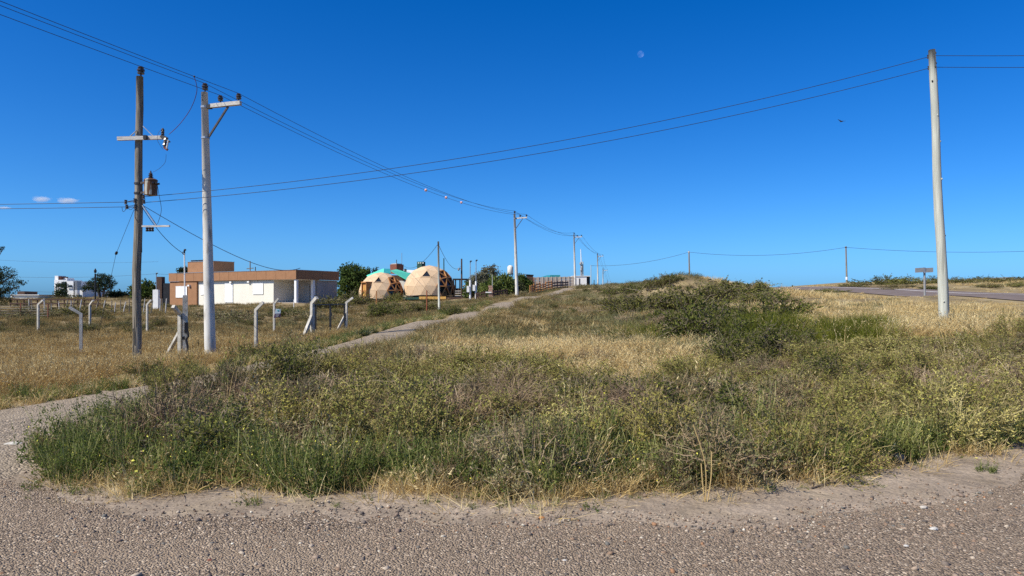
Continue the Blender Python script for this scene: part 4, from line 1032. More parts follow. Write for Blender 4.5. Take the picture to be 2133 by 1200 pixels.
stake(612, 624, 640, 72, 1.6, 'white', 'thin white rod before the porch of the house', 'post', 'post')
# lamp on a bracket by the pergola
ld = thing('yard_lamp', 'small grey lamp on a bracket in front of the dark post', 'lamp', P(956, 562, 91))
MB().blob(P(955.5, 561, 90.8), (.16, .16, .2)).build('lamp_head', M['sign_grey'], ld); MB().bar(P(956, 560, 90.8), P(961, 559, 91), .05).build('bracket', M['dark_steel'], ld)
# far left street lamp
sl_ = thing('street_lamp', 'black lantern lamp post before the windswept tree', 'street lamp', P(198.5, 620, 100))
b_ = P(198.5, 621, 100); MB().tube([(b_.x, 100, h1(b_.x, 100) - .2), P(198.5, 570, 100)], .11, 8).build('post', M['black'], sl_)
MB().lathe(P(198.5, 569, 100), [(.08, 0), (.16, .1), (.18, .35), (.1, .5), (.02, .65)], 8).build('lantern', M['black'], sl_)
# small pole with arms behind the house
sp = thing('wooden_pole', 'far small pole with a crossarm behind the brown house roof', 'power pole', P(521, 600, 150))
MB().tube([P(521, 612, 150), P(521, 544, 150)], .11, 6).build('shaft', M['old_wood'], sp); MB().bar(P(514, 560, 150), P(528, 558.5, 150), .16).build('crossarm', M['old_wood'], sp)
stake(532, 556, 612, 120, 2, 'dark_steel', 'dark stove pipe behind the brown house roof', 'post', 'post')
for k, (ya, yb, Y) in enumerate(((538, 545, 170), (573, 570, 140), (600, 606, 150))):
    cable('overhead_wire', sagline(P(-60, ya, Y), P(330, yb, Y), .6, 14), .018, 'wire', ['highest', 'middle', 'lowest'][k] + ' of the faint far wires over the left field', 'overhead wire', 'faint far wires on the left')
cable('overhead_wire', sagline(P(330, 571, 130), P(820, 560, 140), .8, 20), .018, 'wire', 'faint far wire running behind the brown house', 'overhead wire')

# ------------------------------------------------------------------ concrete fence posts, gate, sign
def bent_post(px, yb, yt, wd_m, arm, Y, lab, brace=None, shaft_h=None):
    b_ = P(px, yb, Y); b_.z = h1(b_.x, Y) - .05; top = P(px, yt, Y).z
    r_ = thing('fence_post', lab, 'fence post', b_, 'bent concrete fence posts')
    av = Vector(arm); knee = top - av.z
    c0, c1_, c2_ = Vector((b_.x, Y, b_.z - .2)), Vector((b_.x, Y, knee)), Vector((b_.x, Y, knee)) + av
    side = Vector((av.x, av.y, 0)).normalized(); nr = Vector((-side.y, side.x, 0)); h = wd_m / 2
    dirn = av.normalized(); perp = (dirn.cross(nr)).normalized()
    if perp.z > 0: perp = -perp
    vs = []
    for c_, off in ((c0, side), (c1_, (side + Vector((0, 0, -.41)) )), (c2_, -perp * -1)):
        o2 = off * h
        vs += [c_ - o2 - nr * h, c_ + o2 - nr * h, c_ + o2 + nr * h, c_ - o2 + nr * h]
    fs = [(3, 2, 1, 0), (8, 9, 10, 11)]
    for i in (0, 4):
        for k in range(4): fs.append((i + k, i + (k + 1) % 4, i + 4 + (k + 1) % 4, i + 4 + k))
    MB().add(vs, fs).build('shaft', M['post_concrete'], r_)
    if brace:
        e = P(brace[0], brace[1], brace[2]); e.z = h1(e.x, e.y) - .1
        MB().bar(Vector((b_.x, Y, b_.z + brace[3])), e, wd_m * .95, wd_m * .85).build('brace', M['post_concrete'], r_)
    return r_
bent_post(79.5, 682, 625, 0.089, (.30, -.05, .24), 39, 'bent concrete fence post farthest left in the field')
bent_post(187.5, 680, 626, 0.098, (.33, -.25, .26), 42, 'bent concrete fence post behind the one bent to the left')
bent_post(168.5, 730, 640, 0.089, (-.32, -.12, .23), 24.8, 'bent concrete fence post whose arm leans left, in front of the field')
bent_post(306.5, 684, 625, 0.085, (.24, -.05, .24), 38.5, 'bent concrete fence post just right of the wooden transformer pole')
bent_post(375, 738, 638, 0.106, (-.06, -.34, .25), 23.4, 'concrete fence post with its arm bent towards the viewer and a long brace', (339, 745, 24.2, 1.02))
bent_post(533, 722, 630, 0.085, (.26, -.05, .25), 24.3, 'slender bent concrete fence post standing alone right of the white pole')
bent_post(571, 685, 622, 0.085, (.22, -.03, .26), 36, 'bent concrete fence post carrying the purple and white sign')
bent_post(650.5, 697, 620, 0.128, (.22, -.12, .22), 29.8, 'left concrete gate post with a brace', (626, 702, 29.2, 1.08))
bent_post(721.5, 686, 620, 0.102, (.34, -.05, .24), 36, 'right concrete gate post with a brace', (695, 690, 35.6, 1.08))
mg = thing('metal_gate', 'black metal gate frame between the two braced concrete posts', 'gate', P(688, 690, 32.6))
ga, gb = P(656, 632.5, 30.0), P(719, 632.5, 35.6)
def gpt(px, py):
    t_ = (px - 656) / 63; Y = 1 / ((1 / 30.0) * (1 - t_) + (1 / 35.6) * t_); return P(px, py, Y)
MB().bar(gpt(655, 635), gpt(719, 633.5), .05).build('rail', M['black'], mg)
for px, yb, wd in ((656.5, 697, .085), (688, 690, .075), (717.5, 684, .07)):
    t_ = gpt(px, 634); g = h1(t_.x, t_.y); MB().bar(Vector((t_.x, t_.y, g - .05)), t_, wd).build('upright', M['black'], mg)
MB().bar(gpt(688.5, 655), gpt(690.5, 655), .06, .14).build('lock', M['black'], mg)
sg = thing('sale_sign', 'tilted sign, pale blue above and purple below, hung on a concrete fence post', 'sign', P(577, 650, 35.9))
Ys = 35.82
def spl(px, py, dy=0): return P(px, py, Ys + dy)
def board(mb, q, th=.03):
    n = Vector((0, th, 0)); mb.add([spl(*p) for p in q] + [spl(*p) + n for p in q], [(0, 1, 2, 3), (7, 6, 5, 4), (0, 4, 5, 1), (1, 5, 6, 2), (2, 6, 7, 3), (3, 7, 4, 0)]); return mb
board(MB(), [(570.2, 662.5), (584, 660), (584, 653), (572, 653.5)]).build('lower_panel', M['purple'], sg)
board(MB(), [(572, 653.4), (584, 652.9), (585, 644), (574.5, 643.5)]).build('upper_panel', M['sign_blue'], sg)
MB().obox(spl(579.3, 646.8, -.012), (.035, 0, 0), (0, .008, 0), (0, 0, .03)).build('emblem', M['teal'], sg)
for k in range(3): MB().obox(spl(578 - .4 * k, 655.6 + 2 * k, -.012), (.09 - .015 * k, 0, 0), (0, .008, 0), (0, 0, .011)).build('text_line', M['sign_grey'], sg)
# concrete meter pillar with black box and thin mast
mp = thing('meter_pillar', 'thick concrete meter pillar with a black box and a thin white mast', 'meter pillar', P(386, 740, 23.3))
p = P(385.8, 740, 23.4); g = h1(p.x, 23.4)
ex, ey = Vector((.92, .38, 0)), Vector((-.38, .92, 0))
MB().obox((p.x, 23.4, (g - .3 + P(0, 615, 23.4).z) / 2), ex * .075, ey * .07, (0, 0, (P(0, 615, 23.4).z - g + .3) / 2)).build('shaft', M['post_concrete'], mp)
MB().obox((p.x + .09, 23.28, P(0, 682, 23.3).z), ex * .055, ey * .12, (0, 0, .16)).build('meter_box', M['black'], mp)
m_ = MB(); m_.tube(curve([P(391, 690, 23.2), P(392, 700, 23.2), P(388, 708, 23.2), P(391, 722, 23.2), P(391, 742, 23.2)]), .035, 7); m_.build('conduit', M['black'], mp)
MB().obox((p.x + .01, 23.25, P(0, 704, 23.3).z), ex * .04, ey * .05, (0, 0, .05)).build('junction_box', M['black'], mp)
MB().tube([P(385, 618, 23.5), P(384.2, 527, 23.5)], .022, 8).build('mast', M['white'], mp)
m_ = MB(); m_.tube(curve([P(384.2, 528, 23.5), P(384, 523, 23.5), P(385, 520.5, 23.5), P(387, 521, 23.5)]), [.025] * 8 + [.03] * 17, 7); m_.build('weatherhead', M['black'], mp)
m_ = MB(); m_.tube(curve([P(383.8, 530, 23.5), P(381, 529, 23.4), P(380.5, 525.5, 23.4), P(383.5, 525, 23.5)]), .012, 6); m_.build('hook', M['dark_steel'], mp)

# far wire fence: leaning sticks, dark rail fence and far gate
rng = random.Random(3)
stk = [(107, 632, 0), (122, 628, 2), (141, 625, -5), (148, 626, 0), (155, 624, -7), (170, 624, -6), (205, 627, -8), (219, 626, -6), (233, 627, -1), (241, 630, -4), (251, 625, 0), (262, 629, -6), (269, 622, 0), (302, 622, -4), (318, 626, -5), (334, 622, -1), (338, 622, 0), (347, 622, -3), (60, 622, 0), (92, 622, 1), (43, 631, 0), (65, 625, 2)]
ORD = ['first', 'second', 'third', 'fourth', 'fifth', 'sixth', 'seventh', 'eighth', 'ninth', 'tenth', 'eleventh', 'twelfth', 'thirteenth', 'fourteenth', 'fifteenth', 'sixteenth', 'seventeenth', 'eighteenth', 'nineteenth', 'twentieth', 'twenty-first', 'twenty-second', 'twenty-third', 'twenty-fourth']
stk.sort()
for k, (px, yt, ln) in enumerate(stk):
    Y = 60 + (k * 7) % 9
    o = stake(px, yt, 650 - (k * 5) % 7, Y, 1.9 if k % 3 else 2.4, 'arm_wood' if k % 2 else 'old_wood', ORD[k] + ' from the left of the thin sticks of the far fence in the left field', 'fence_stick', 'fence stick', 'sticks of the far fence', ln)
fr_ = thing('rail_fence', 'low dark two rail fence before the villa', 'fence', P(115, 632, 85))
for py in (624, 632.5):
    prev = None
    for px in (20, 60, 100, 140, 175, 210):
        q = P(px, py + (.4 if px > 150 else 0), 85)
        if prev is not None: MB().bar(prev, q, .06, .16).build('rail', M['dark_wood'], fr_)
        prev = q
for px in range(22, 215, 14):
    q = P(px, 622, 85.1); MB().bar(Vector((q.x, 85.1, h1(q.x, 85) - .2)), q, .10).build('post', M['dark_wood'], fr_)
wf = thing('wire_fence', 'dark wire fence with a rusty post at the left edge', 'fence', P(40, 660, 56))
for px, yt in ((-60, 632), (-10, 632), (43, 631), (100, 634)):
    b_ = P(px, 662, 56); b_.z = h1(b_.x, 56); MB().bar(b_ - Vector((0, 0, .2)), P(px, yt, 56), .07).build('post', M['brick_red'], wf)
for py in (636, 641, 646, 651, 656):
    MB().tube(sagline(P(-70, py, 56), P(103, py + 1, 56), .05, 10), .02, 5).build('wire', M['dark_steel'], wf)

# ------------------------------------------------------------------ street sign, bag, bird, moon, clouds
ss = thing('street_sign', 'back of a grey street name sign on a post beside the paved road', 'street sign', P(1926, 620, 54))
b_ = P(1926.5, 620, 54); b_.z = h1(b_.x, 54)
MB().tube([b_ - Vector((0, 0, .2)), P(1925.5, 559, 54)], .075, 10).build('post', M['sign_grey'], ss)
for a_, b2, dy in ((1906.5, 1924.6, .18), (1924.9, 1944, .14)):
    q = MB(); pts = [P(a_, 568, 54 - dy), P(b2, 567, 54 - dy), P(b2, 557.5, 54 - dy), P(a_, 558.5, 54 - dy)]
    n = Vector((0, .03, 0)); q.add(pts + [p + n for p in pts], [(0, 1, 2, 3), (7, 6, 5, 4), (0, 4, 5, 1), (1, 5, 6, 2), (2, 6, 7, 3), (3, 7, 4, 0)]); q.build('plate', M['sign_grey'], ss)
MB().obox(P(1925.5, 563, 54 - .12), (.07, 0, 0), (0, .05, 0), (0, 0, .2)).build('clamp', M['galv'], ss)
rng = random.Random(11)
bgp = P(1871, 970, 7.36); bgp.z = h1(bgp.x, bgp.y)
tag(MB().blob(bgp + Vector((0, 0, .045)), (.078, .07, .065), rng=rng, jit=.16, lv=2).build('rubbish_bag', M['bag'], smooth=True), 'small black rubbish bag lying at the foot of the scrub', 'rubbish bag')
bb = P(1753, 253, 60); wb = MB()
wb.tube([bb + Vector((-.16, 0, -.02)), bb + Vector((-.08, 0, 0)), bb + Vector((.04, 0, .0)), bb + Vector((.14, 0, .04))], [.015, .05, .045, .02], 7)
brd = thing('bird', 'dark bird gliding high in the open sky', 'bird', bb)
wb.build('body', M['bird'], brd)
for s in (-1, 1):
    m_ = MB(); a_ = Vector((s * 1.0, .25 * s, .42 if s < 0 else .2))
    c_ = bb + a_ * .32; r0, r1, t1 = bb + Vector((0, 0, .02)), bb + Vector((.08, 0, .02)), c_
    m_.add([bb + Vector((-.07, 0, .02)), bb + Vector((.07, 0, .02)), c_ + Vector((.05, 0, 0)), c_ + Vector((-.03, 0, 0)), bb + Vector((-.07, 0, .0)), bb + Vector((.07, 0, 0)), c_ + Vector((.05, 0, -.015)), c_ + Vector((-.03, 0, -.015))], [(0, 1, 2, 3), (7, 6, 5, 4), (0, 4, 5, 1), (1, 5, 6, 2), (2, 6, 7, 3), (3, 7, 4, 0)])
    m_.build('wing', M['bird'], brd)
mm = bpy.data.materials.new('moon'); mm.use_nodes = True; n = mm.node_tree; n.nodes.clear()
out = n.nodes.new('ShaderNodeOutputMaterial'); ad = n.nodes.new('ShaderNodeAddShader'); tr_ = n.nodes.new('ShaderNodeBsdfTransparent'); df = n.nodes.new('ShaderNodeBsdfDiffuse')
nz = n.nodes.new('ShaderNodeTexNoise'); nz.inputs['Scale'].default_value = .02; nz.inputs['Detail'].default_value = 4
rp = n.nodes.new('ShaderNodeValToRGB'); rp.color_ramp.elements[0].position = .4; rp.color_ramp.elements[1].position = .62
rp.color_ramp.elements[0].color = (.02, .023, .03, 1); rp.color_ramp.elements[1].color = (.058, .062, .07, 1)
tc0 = n.nodes.new('ShaderNodeTexCoord'); n.links.new(tc0.outputs['Object'], nz.inputs['Vector'])
n.links.new(nz.outputs['Fac'], rp.inputs['Fac']); n.links.new(rp.outputs[0], df.inputs['Color'])
n.links.new(tr_.outputs[0], ad.inputs[0]); n.links.new(df.outputs[0], ad.inputs[1]); n.links.new(ad.outputs[0], out.inputs['Surface'])
mo = P(1334.5, 113, 9000)
tag(MB().blob(mo, 6.9 / F * 9000, lv=3).build('moon', mm, smooth=True), 'pale half moon in the blue sky', 'moon')

# ------------------------------------------------------------------ vegetation
RS = np.random.RandomState(77)
def unit(v): return v / np.maximum(np.linalg.norm(v, axis=-1, keepdims=True), 1e-9)
def ribbons(Pt, W, rs):
    """Pt (N,K,3), W (N,K) -> verts, quads of flat tapering strips"""
    N, K_, _ = Pt.shape
    T = np.gradient(Pt, axis=1); rnd = unit(rs.normal(size=(N, 1, 3)))
    side = unit(np.cross(T, np.repeat(rnd, K_, 1))) * W[..., None] * 0.5
    V = np.stack([Pt - side, Pt + side], 2).reshape(-1, 3)
    b = (np.arange(N)[:, None] * K_ + np.arange(K_ - 1)[None, :]) * 2
    q = np.stack([b, b + 1, b + 3, b + 2], -1).reshape(-1, 4)
    return V, q
def leafquads(C, D, L, Wd, rs):
    """lozenge leaves at C along D"""
    N = len(C); side = unit(np.cross(D, unit(rs.normal(size=(N, 3)))))
    L = np.broadcast_to(L, (N,))[:, None]; Wd = np.broadcast_to(Wd, (N,))[:, None]
    V = np.stack([C, C + D * L * .45 + side * Wd * .5, C + D * L, C + D * L * .45 - side * Wd * .5], 1).reshape(-1, 3)
    return V, np.arange(N * 4).reshape(N, 4)
def join(parts):
    V, Q, MI, o = [], [], [], 0
    for v, q, m in parts:
        V.append(v); Q.append(q + o); MI.append(np.full(len(q), m)); o += len(v)
    return np.concatenate(V), np.concatenate(Q), np.concatenate(MI)
def tuft(n, h, r0, spread, wd, bend, rs, K_=4, heads=0, jag=0.0):
    a = rs.uniform(0, 2 * np.pi, n); rad = r0 * np.sqrt(rs.uniform(0, 1, n))
    base = np.stack([np.cos(a) * rad, np.sin(a) * rad, np.full(n, -.02)], -1)
    a2 = a + rs.normal(0, .7, n); til = np.abs(rs.normal(0, spread, n)) 
    d = np.stack([np.cos(a2) * np.sin(til), np.sin(a2) * np.sin(til), np.cos(til)], -1)
    L = h * rs.uniform(.45, 1.1, n)
    t = np.linspace(0, 1, K_)[None, :, None]
    be = rs.uniform(.2, 1.0, n)[:, None, None] * bend
    hd = np.stack([np.cos(a2), np.sin(a2), np.full(n, -.55)], -1)[:, None, :]
    Pt = base[:, None, :] + L[:, None, None] * (d[:, None, :] * t + hd * be * t ** 2.2)
    if jag: Pt[:, 1:] += rs.normal(0, jag, (n, K_ - 1, 3))
    W = wd * rs.uniform(.7, 1.3, n)[:, None] * np.array([1, .9, .7, .25] if K_ == 4 else np.linspace(1, .3, K_))[None, :]
    parts = [(*ribbons(Pt, W, rs), 0)]
    if heads:
        k = rs.randint(0, n, heads); c = Pt[k, -1] - (Pt[k, -1] - Pt[k, -2]) * rs.uniform(0, .9, heads)[:, None]
        D = unit(Pt[k, -1] - Pt[k, -2] + rs.normal(0, .25, (heads, 3)) * .3)
        parts.append((*leafquads(c, D, rs.uniform(.03, .06, heads), .012, rs), 1))
    return join(parts)
def shrub(R_, Hh, n1, n2, nleaf, wd, ll, lw, rs, up=.25, wig=.10, nc=17, tight=.17, stray=.22):
    """dome of leafy clumps on bent stems, with dark gaps between the clumps and wiry strays"""
    a = rs.uniform(0, 2 * np.pi, nc); el = np.arcsin(rs.uniform(up * .2, 1, nc))
    cd = np.stack([np.cos(a) * np.cos(el), np.sin(a) * np.cos(el), np.sin(el)], -1) * rs.uniform(.72, 1.02, (nc, 1))
    cl = rs.randint(0, nc, n1)
    d = cd[cl] + rs.normal(0, tight, (n1, 3)); d[:, 2] = np.abs(d[:, 2]) + .02
    end = d * np.array([R_, R_, Hh])
    aa = np.arctan2(d[:, 1], d[:, 0])
    base = np.stack([np.cos(aa), np.sin(aa), np.zeros(n1)], -1) * R_ * .35 * rs.uniform(0, 1, n1)[:, None]; base[:, 2] = -.03
    K_ = 6; t = np.linspace(0, 1, K_)[None, :, None]
    mid = np.stack([d[:, 0] * R_ * .2, d[:, 1] * R_ * .2, np.full(n1, Hh * .3)], -1)
    Pt = base[:, None] * (1 - t) ** 2 + 2 * (1 - t) * t * (base + mid)[:, None] + t ** 2 * end[:, None]
    Pt[:, 1:] += np.cumsum(rs.normal(0, wig * R_ * .3, (n1, K_ - 1, 3)), 1)
    parts = [(*ribbons(Pt, wd * 1.5 * np.linspace(1.2, .6, K_)[None] * rs.uniform(.7, 1.3, (n1, 1)), rs), 1)]
    i = rs.randint(0, n1, n2); tt = 1 - rs.uniform(0, 1, n2) ** 1.8 * .55
    s = tt * (K_ - 1); j = np.minimum(s.astype(int), K_ - 2); f = (s - j)[:, None]
    st = Pt[i, j] * (1 - f) + Pt[i, j + 1] * f
    ax = unit(Pt[i, j + 1] - Pt[i, j]); od = unit(st * np.array([1, 1, 1.2]))
    dd = unit(ax * .4 + od * .35 + rs.normal(0, .75, (n2, 3)))
    L2 = R_ * np.where(rs.uniform(0, 1, n2) < stray, rs.uniform(.25, .5, n2), rs.uniform(.10, .24, n2)); K2 = 4; t2 = np.linspace(0, 1, K2)[None, :, None]
    P2 = st[:, None] + dd[:, None] * L2[:, None, None] * t2
    P2[:, 1:] += np.cumsum(rs.normal(0, .03 * R_, (n2, K2 - 1, 3)), 1)
    P2[..., 2] = np.maximum(P2[..., 2], .005)
    parts.append((*ribbons(P2, wd * np.linspace(1, .55, K2)[None] * rs.uniform(.6, 1.3, (n2, 1)), rs), 1 if nleaf else 0))
    if nleaf:
        k = rs.randint(0, n2, nleaf); u = rs.uniform(0, 1, nleaf)[:, None]; g = rs.randint(0, K2 - 1, nleaf)
        c = P2[k, g] * (1 - u) + P2[k, g + 1] * u
        D = unit(unit(P2[k, g + 1] - P2[k, g]) * .6 + rs.normal(0, .6, (nleaf, 3)) + np.array([0, 0, .3]))
        parts.append((*leafquads(c, D, ll * rs.uniform(.6, 1.4, nleaf), lw * rs.uniform(.7, 1.3, nleaf), rs), 0))
    V, Q, MI = join(parts); V[:, 2] = np.maximum(V[:, 2], -.05)
    return V, Q, MI
def herb(n, h, r0, nl, ll, lw, nf, rs, lean=.28):
    """upright leafy weed, small yellow flowers on top"""
    a = rs.uniform(0, 2 * np.pi, n); rad = r0 * np.sqrt(rs.uniform(0, 1, n))
    base = np.stack([np.cos(a) * rad, np.sin(a) * rad, np.full(n, -.02)], -1)
    til = np.abs(rs.normal(0, lean, n)); a2 = a + rs.normal(0, .6, n)
    d = np.stack([np.cos(a2) * np.sin(til), np.sin(a2) * np.sin(til), np.cos(til)], -1)
    K_ = 5; t = np.linspace(0, 1, K_)[None, :, None]; L = h * rs.uniform(.5, 1.08, n)[:, None, None]
    Pt = base[:, None] + d[:, None] * t * L; Pt[:, 1:] += np.cumsum(rs.normal(0, .018, (n, K_ - 1, 3)), 1)
    parts = [(*ribbons(Pt, .006 * np.linspace(1.2, .6, K_)[None] * np.ones((n, 1)), rs), 1)]
    m_ = nl; k = rs.randint(0, n, m_); u = rs.uniform(0, 1, m_) ** 1.15; s = u * (K_ - 1.001); j = s.astype(int); f = (s - j)[:, None]
    c = Pt[k, j] * (1 - f) + Pt[k, j + 1] * f
    D = unit(rs.normal(0, .8, (m_, 3)) + np.array([0, 0, .55])); size = (1.25 - .75 * u) * rs.uniform(.6, 1.3, m_)
    c = c + unit(rs.normal(size=(m_, 3))) * rs.uniform(0, .05, m_)[:, None]
    parts.append((*leafquads(c, D, ll * size, lw * size, rs), 0))
    if nf:
        k = rs.randint(0, n, nf); c = Pt[k, -1] + rs.normal(0, .025, (nf, 3)); c[:, 2] += .01
        parts.append((*leafquads(c, unit(rs.normal(size=(nf, 3))), .016, .016, rs), 2))
    return join(parts)

LM = {}
LM['straw'] = leaf_mat('straw', (0.44, 0.33, 0.15), (0.58, 0.47, 0.25), (0.36, 0.255, 0.11))
LM['gold'] = leaf_mat('gold', (0.32, 0.215, 0.08), (0.45, 0.34, 0.155), (0.24, 0.155, 0.06))
LM['seed'] = leaf_mat('seed', (0.38, 0.30, 0.15), (0.48, 0.39, 0.21))
LM['brown'] = leaf_mat('brown', (0.18, 0.125, 0.055), (0.26, 0.19, 0.085), (0.12, 0.095, 0.04))
LM['olive'] = leaf_mat('olive', (0.19, 0.165, 0.042), (0.265, 0.23, 0.075), (0.125, 0.125, 0.032), transl=.15, gain=1.75)
LM['olive_far'] = leaf_mat('olive_far', (0.12, 0.115, 0.03), (0.20, 0.18, 0.055), (0.085, 0.085, 0.022), transl=.15, gain=1.3)
LM['olive_twig'] = leaf_mat('olive_twig', (0.22, 0.18, 0.08), (0.36, 0.30, 0.14), (0.15, 0.11, 0.05), .1, gain=1.2)
LM['grey'] = leaf_mat('grey_twig', (0.24, 0.175, 0.105), (0.36, 0.275, 0.17), (0.16, 0.11, 0.07), .05, gain=1.2)
LM['sage'] = leaf_mat('sage', (0.15, 0.14, 0.062), (0.235, 0.21, 0.105), (0.115, 0.11, 0.05))
LM['dark'] = leaf_mat('dark_leaf', (0.088, 0.094, 0.022), (0.16, 0.155, 0.042), (0.066, 0.074, 0.018), gain=1.55)
LM['dark_twig'] = leaf_mat('dark_twig', (0.10, 0.08, 0.055), (0.15, 0.12, 0.085), None, .05)
LM['herb'] = leaf_mat('herb', (0.095, 0.115, 0.026), (0.17, 0.175, 0.05), (0.062, 0.085, 0.022), .35)
LM['stem'] = leaf_mat('stem', (0.16, 0.17, 0.06), (0.26, 0.24, 0.10), None, .2)
LM['flower'] = leaf_mat('flower', (0.58, 0.52, 0.06), (0.70, 0.64, 0.12), None, .3)
LM['reed'] = leaf_mat('reed', (0.115, 0.125, 0.016), (0.19, 0.19, 0.03), (0.075, 0.085, 0.016), .35, gain=1.2)
LM['pine'] = leaf_mat('pine', (0.030, 0.040, 0.018), (0.062, 0.066, 0.03), (0.024, 0.032, 0.014), .15)
LM['poplar'] = leaf_mat('poplar', (0.06, 0.085, 0.022), (0.13, 0.15, 0.04), (0.045, 0.066, 0.018), .25)
LM['tamarisk'] = leaf_mat('tamarisk', (0.12, 0.115, 0.075), (0.19, 0.18, 0.12), (0.09, 0.085, 0.055), .2)

PROTO = {}
def proto(kind, i, data, mats):
    V, Q, MI = data
    me = np_mesh(f'{kind}_{i}', V, Q, [LM[m] for m in mats], MI)
    PROTO.setdefault(kind, []).append(me)
rs = RS
for i in range(4): proto('straw_tuft', i, tuft(70, .34, .14, .38, .007, .5, rs, heads=40), ['straw', 'seed'])
for i in range(4): proto('gold_tuft', i, tuft(80, .42, .17, .34, .008, .42, rs, heads=30), ['gold', 'seed'])
for i in range(3): proto('brown_tuft', i, tuft(70, .42, .17, .40, .008, .45, rs, heads=25), ['brown', 'gold'])
for i in range(3): proto('sage_tuft', i, tuft(85, .30, .17, .6, .008, .4, rs, jag=.012), ['sage', 'sage'])
for i in range(3): proto('reed_tuft', i, tuft(120, .55, .26, .42, .008, .4, rs), ['reed', 'reed'])
for i in range(5): proto('olive_shrub', i, shrub(.62, .66, 150, 1300, 4400, .0058, .030, .013, rs, tight=.13, stray=.08, nc=14), ['olive', 'olive_twig'])
for i in range(3): proto('sage_shrub', i, shrub(.55, .50, 130, 1000, 3400, .0055, .028, .012, rs, tight=.13, stray=.1, nc=13), ['sage', 'grey'])
for i in range(3): proto('grey_shrub', i, shrub(.55, .52, 170, 2000, 0, .0060, .02, .01, rs, wig=.13, stray=.45), ['grey', 'grey'])
for i in range(3): proto('dark_shrub', i, shrub(.62, .62, 120, 900, 4200, .006, .036, .017, rs, tight=.13, stray=.06, nc=13), ['dark', 'dark_twig'])
for i in range(4): proto('herb', i, herb(26, .50, .20, 700, .050, .015, 3 if i < 2 else 1, rs), ['herb', 'stem', 'flower'])
for i in range(3): proto('leafy_weed', i, herb(30, .38, .20, 800, .055, .017, 4, rs, .4), ['herb', 'stem', 'flower'])
for i in range(2): proto('small_weed', i, herb(14, .15, .08, 170, .034, .011, 0, rs, .7), ['herb', 'stem', 'flower'])
for i in range(3): proto('wild_oat', i, tuft(14, .75, .10, .18, .005, .25, rs, heads=24), ['straw', 'seed'])
for i in range(3): proto('litter', i, tuft(30, .26, .16, 1.35, .006, .15, rs), ['straw', 'straw'])
for i in range(2): proto('coarse_clump', i, shrub(1.0, .64, 130, 800, 4200, .012, .055, .03, rs, nc=24, stray=.1), ['olive_far', 'dark_twig'])
for i in range(2): proto('coarse_dark', i, shrub(1.0, .70, 130, 800, 4200, .012, .07, .038, rs, nc=22, stray=.1), ['dark', 'dark_twig'])
for i in range(2): proto('coarse_grey', i, shrub(1.0, .50, 150, 1700, 0, .014, .05, .02, rs), ['grey', 'grey'])
for i in range(2): proto('coarse_sage', i, shrub(1.0, .52, 120, 700, 3300, .012, .062, .032, rs, nc=24, stray=.1), ['sage', 'grey'])
# clumps of grass for the middle distance, wider blades
for i in range(3): proto('far_straw', i, tuft(120, .26, .55, .5, .014, .4, rs, heads=20), ['straw', 'seed'])
for i in range(3): proto('far_gold', i, tuft(130, .30, .60, .42, .014, .4, rs, heads=30), ['gold', 'seed'])
for i in range(3): proto('far_brown', i, tuft(130, .27, .60, .5, .014, .4, rs, heads=30), ['brown', 'gold'])
for i in range(3): proto('far_sage', i, tuft(150, .22, .60, .7, .014, .3, rs, jag=.02), ['sage', 'brown'])

def proj(X, Y, Z): return HX + X / Y * F, HY - (Z - EYE) / Y * F
def cand(n, px0, px1, y0, y1, rs, pw=1.0):
    """points spread over the picture's width and over the logarithm of distance"""
    px = rs.uniform(px0, px1, n)
    if pw == 1.0: Y = y0 * (y1 / y0) ** rs.uniform(0, 1, n)
    else:
        u = rs.uniform(0, 1, n); Y = (y0 ** (1 - pw) + u * (y1 ** (1 - pw) - y0 ** (1 - pw))) ** (1 / (1 - pw))
    X = (px - HX) / F * Y
    return X, Y
def blob(px, py, cx, cy, rx, ry): return np.exp(-((px - cx) / rx) ** 2 - ((py - cy) / ry) ** 2)
def keep_ways(X, Y, track=1.08, wob=.4):
    d = np.abs(X - track_x(Y)); right_ = X > track_x(Y); ok = (d > track + wob * vnoise(X, Y, 1.1, 5)) | (Y > 150)
    ok &= ~(right_ & (X < left_x(Y) + .12 * vnoise(X, Y, 2.2, 15)) & (Y < 15.5))
    d2 = X - road_near(Y); ok &= ~((d2 > -0.3) & (d2 < 8.4) & (Y > 15))
    ok &= (Y > front_y(X) + .05 * vnoise(X, Y, 3, 6)) 
    # houses and decks
    ok &= ~((Y > 83) & (Y < 112) & (X > -46) & (X < -6.5) & (H(X, Y) < 9) & (((X - HC.x) * -0.5 * -1 + (Y - HC.y) * .87) > -.3) & (X < -19))
    ok &= ~((np.hypot(X - c1.x, Y - c1.y) < 2.7) | (np.hypot(X - c2.x, Y - c2.y) < 3.3))
    ok &= ~((X > xa - .3) & (X < xb + .2) & (Y > 90) & (Y < 99))
    return ok
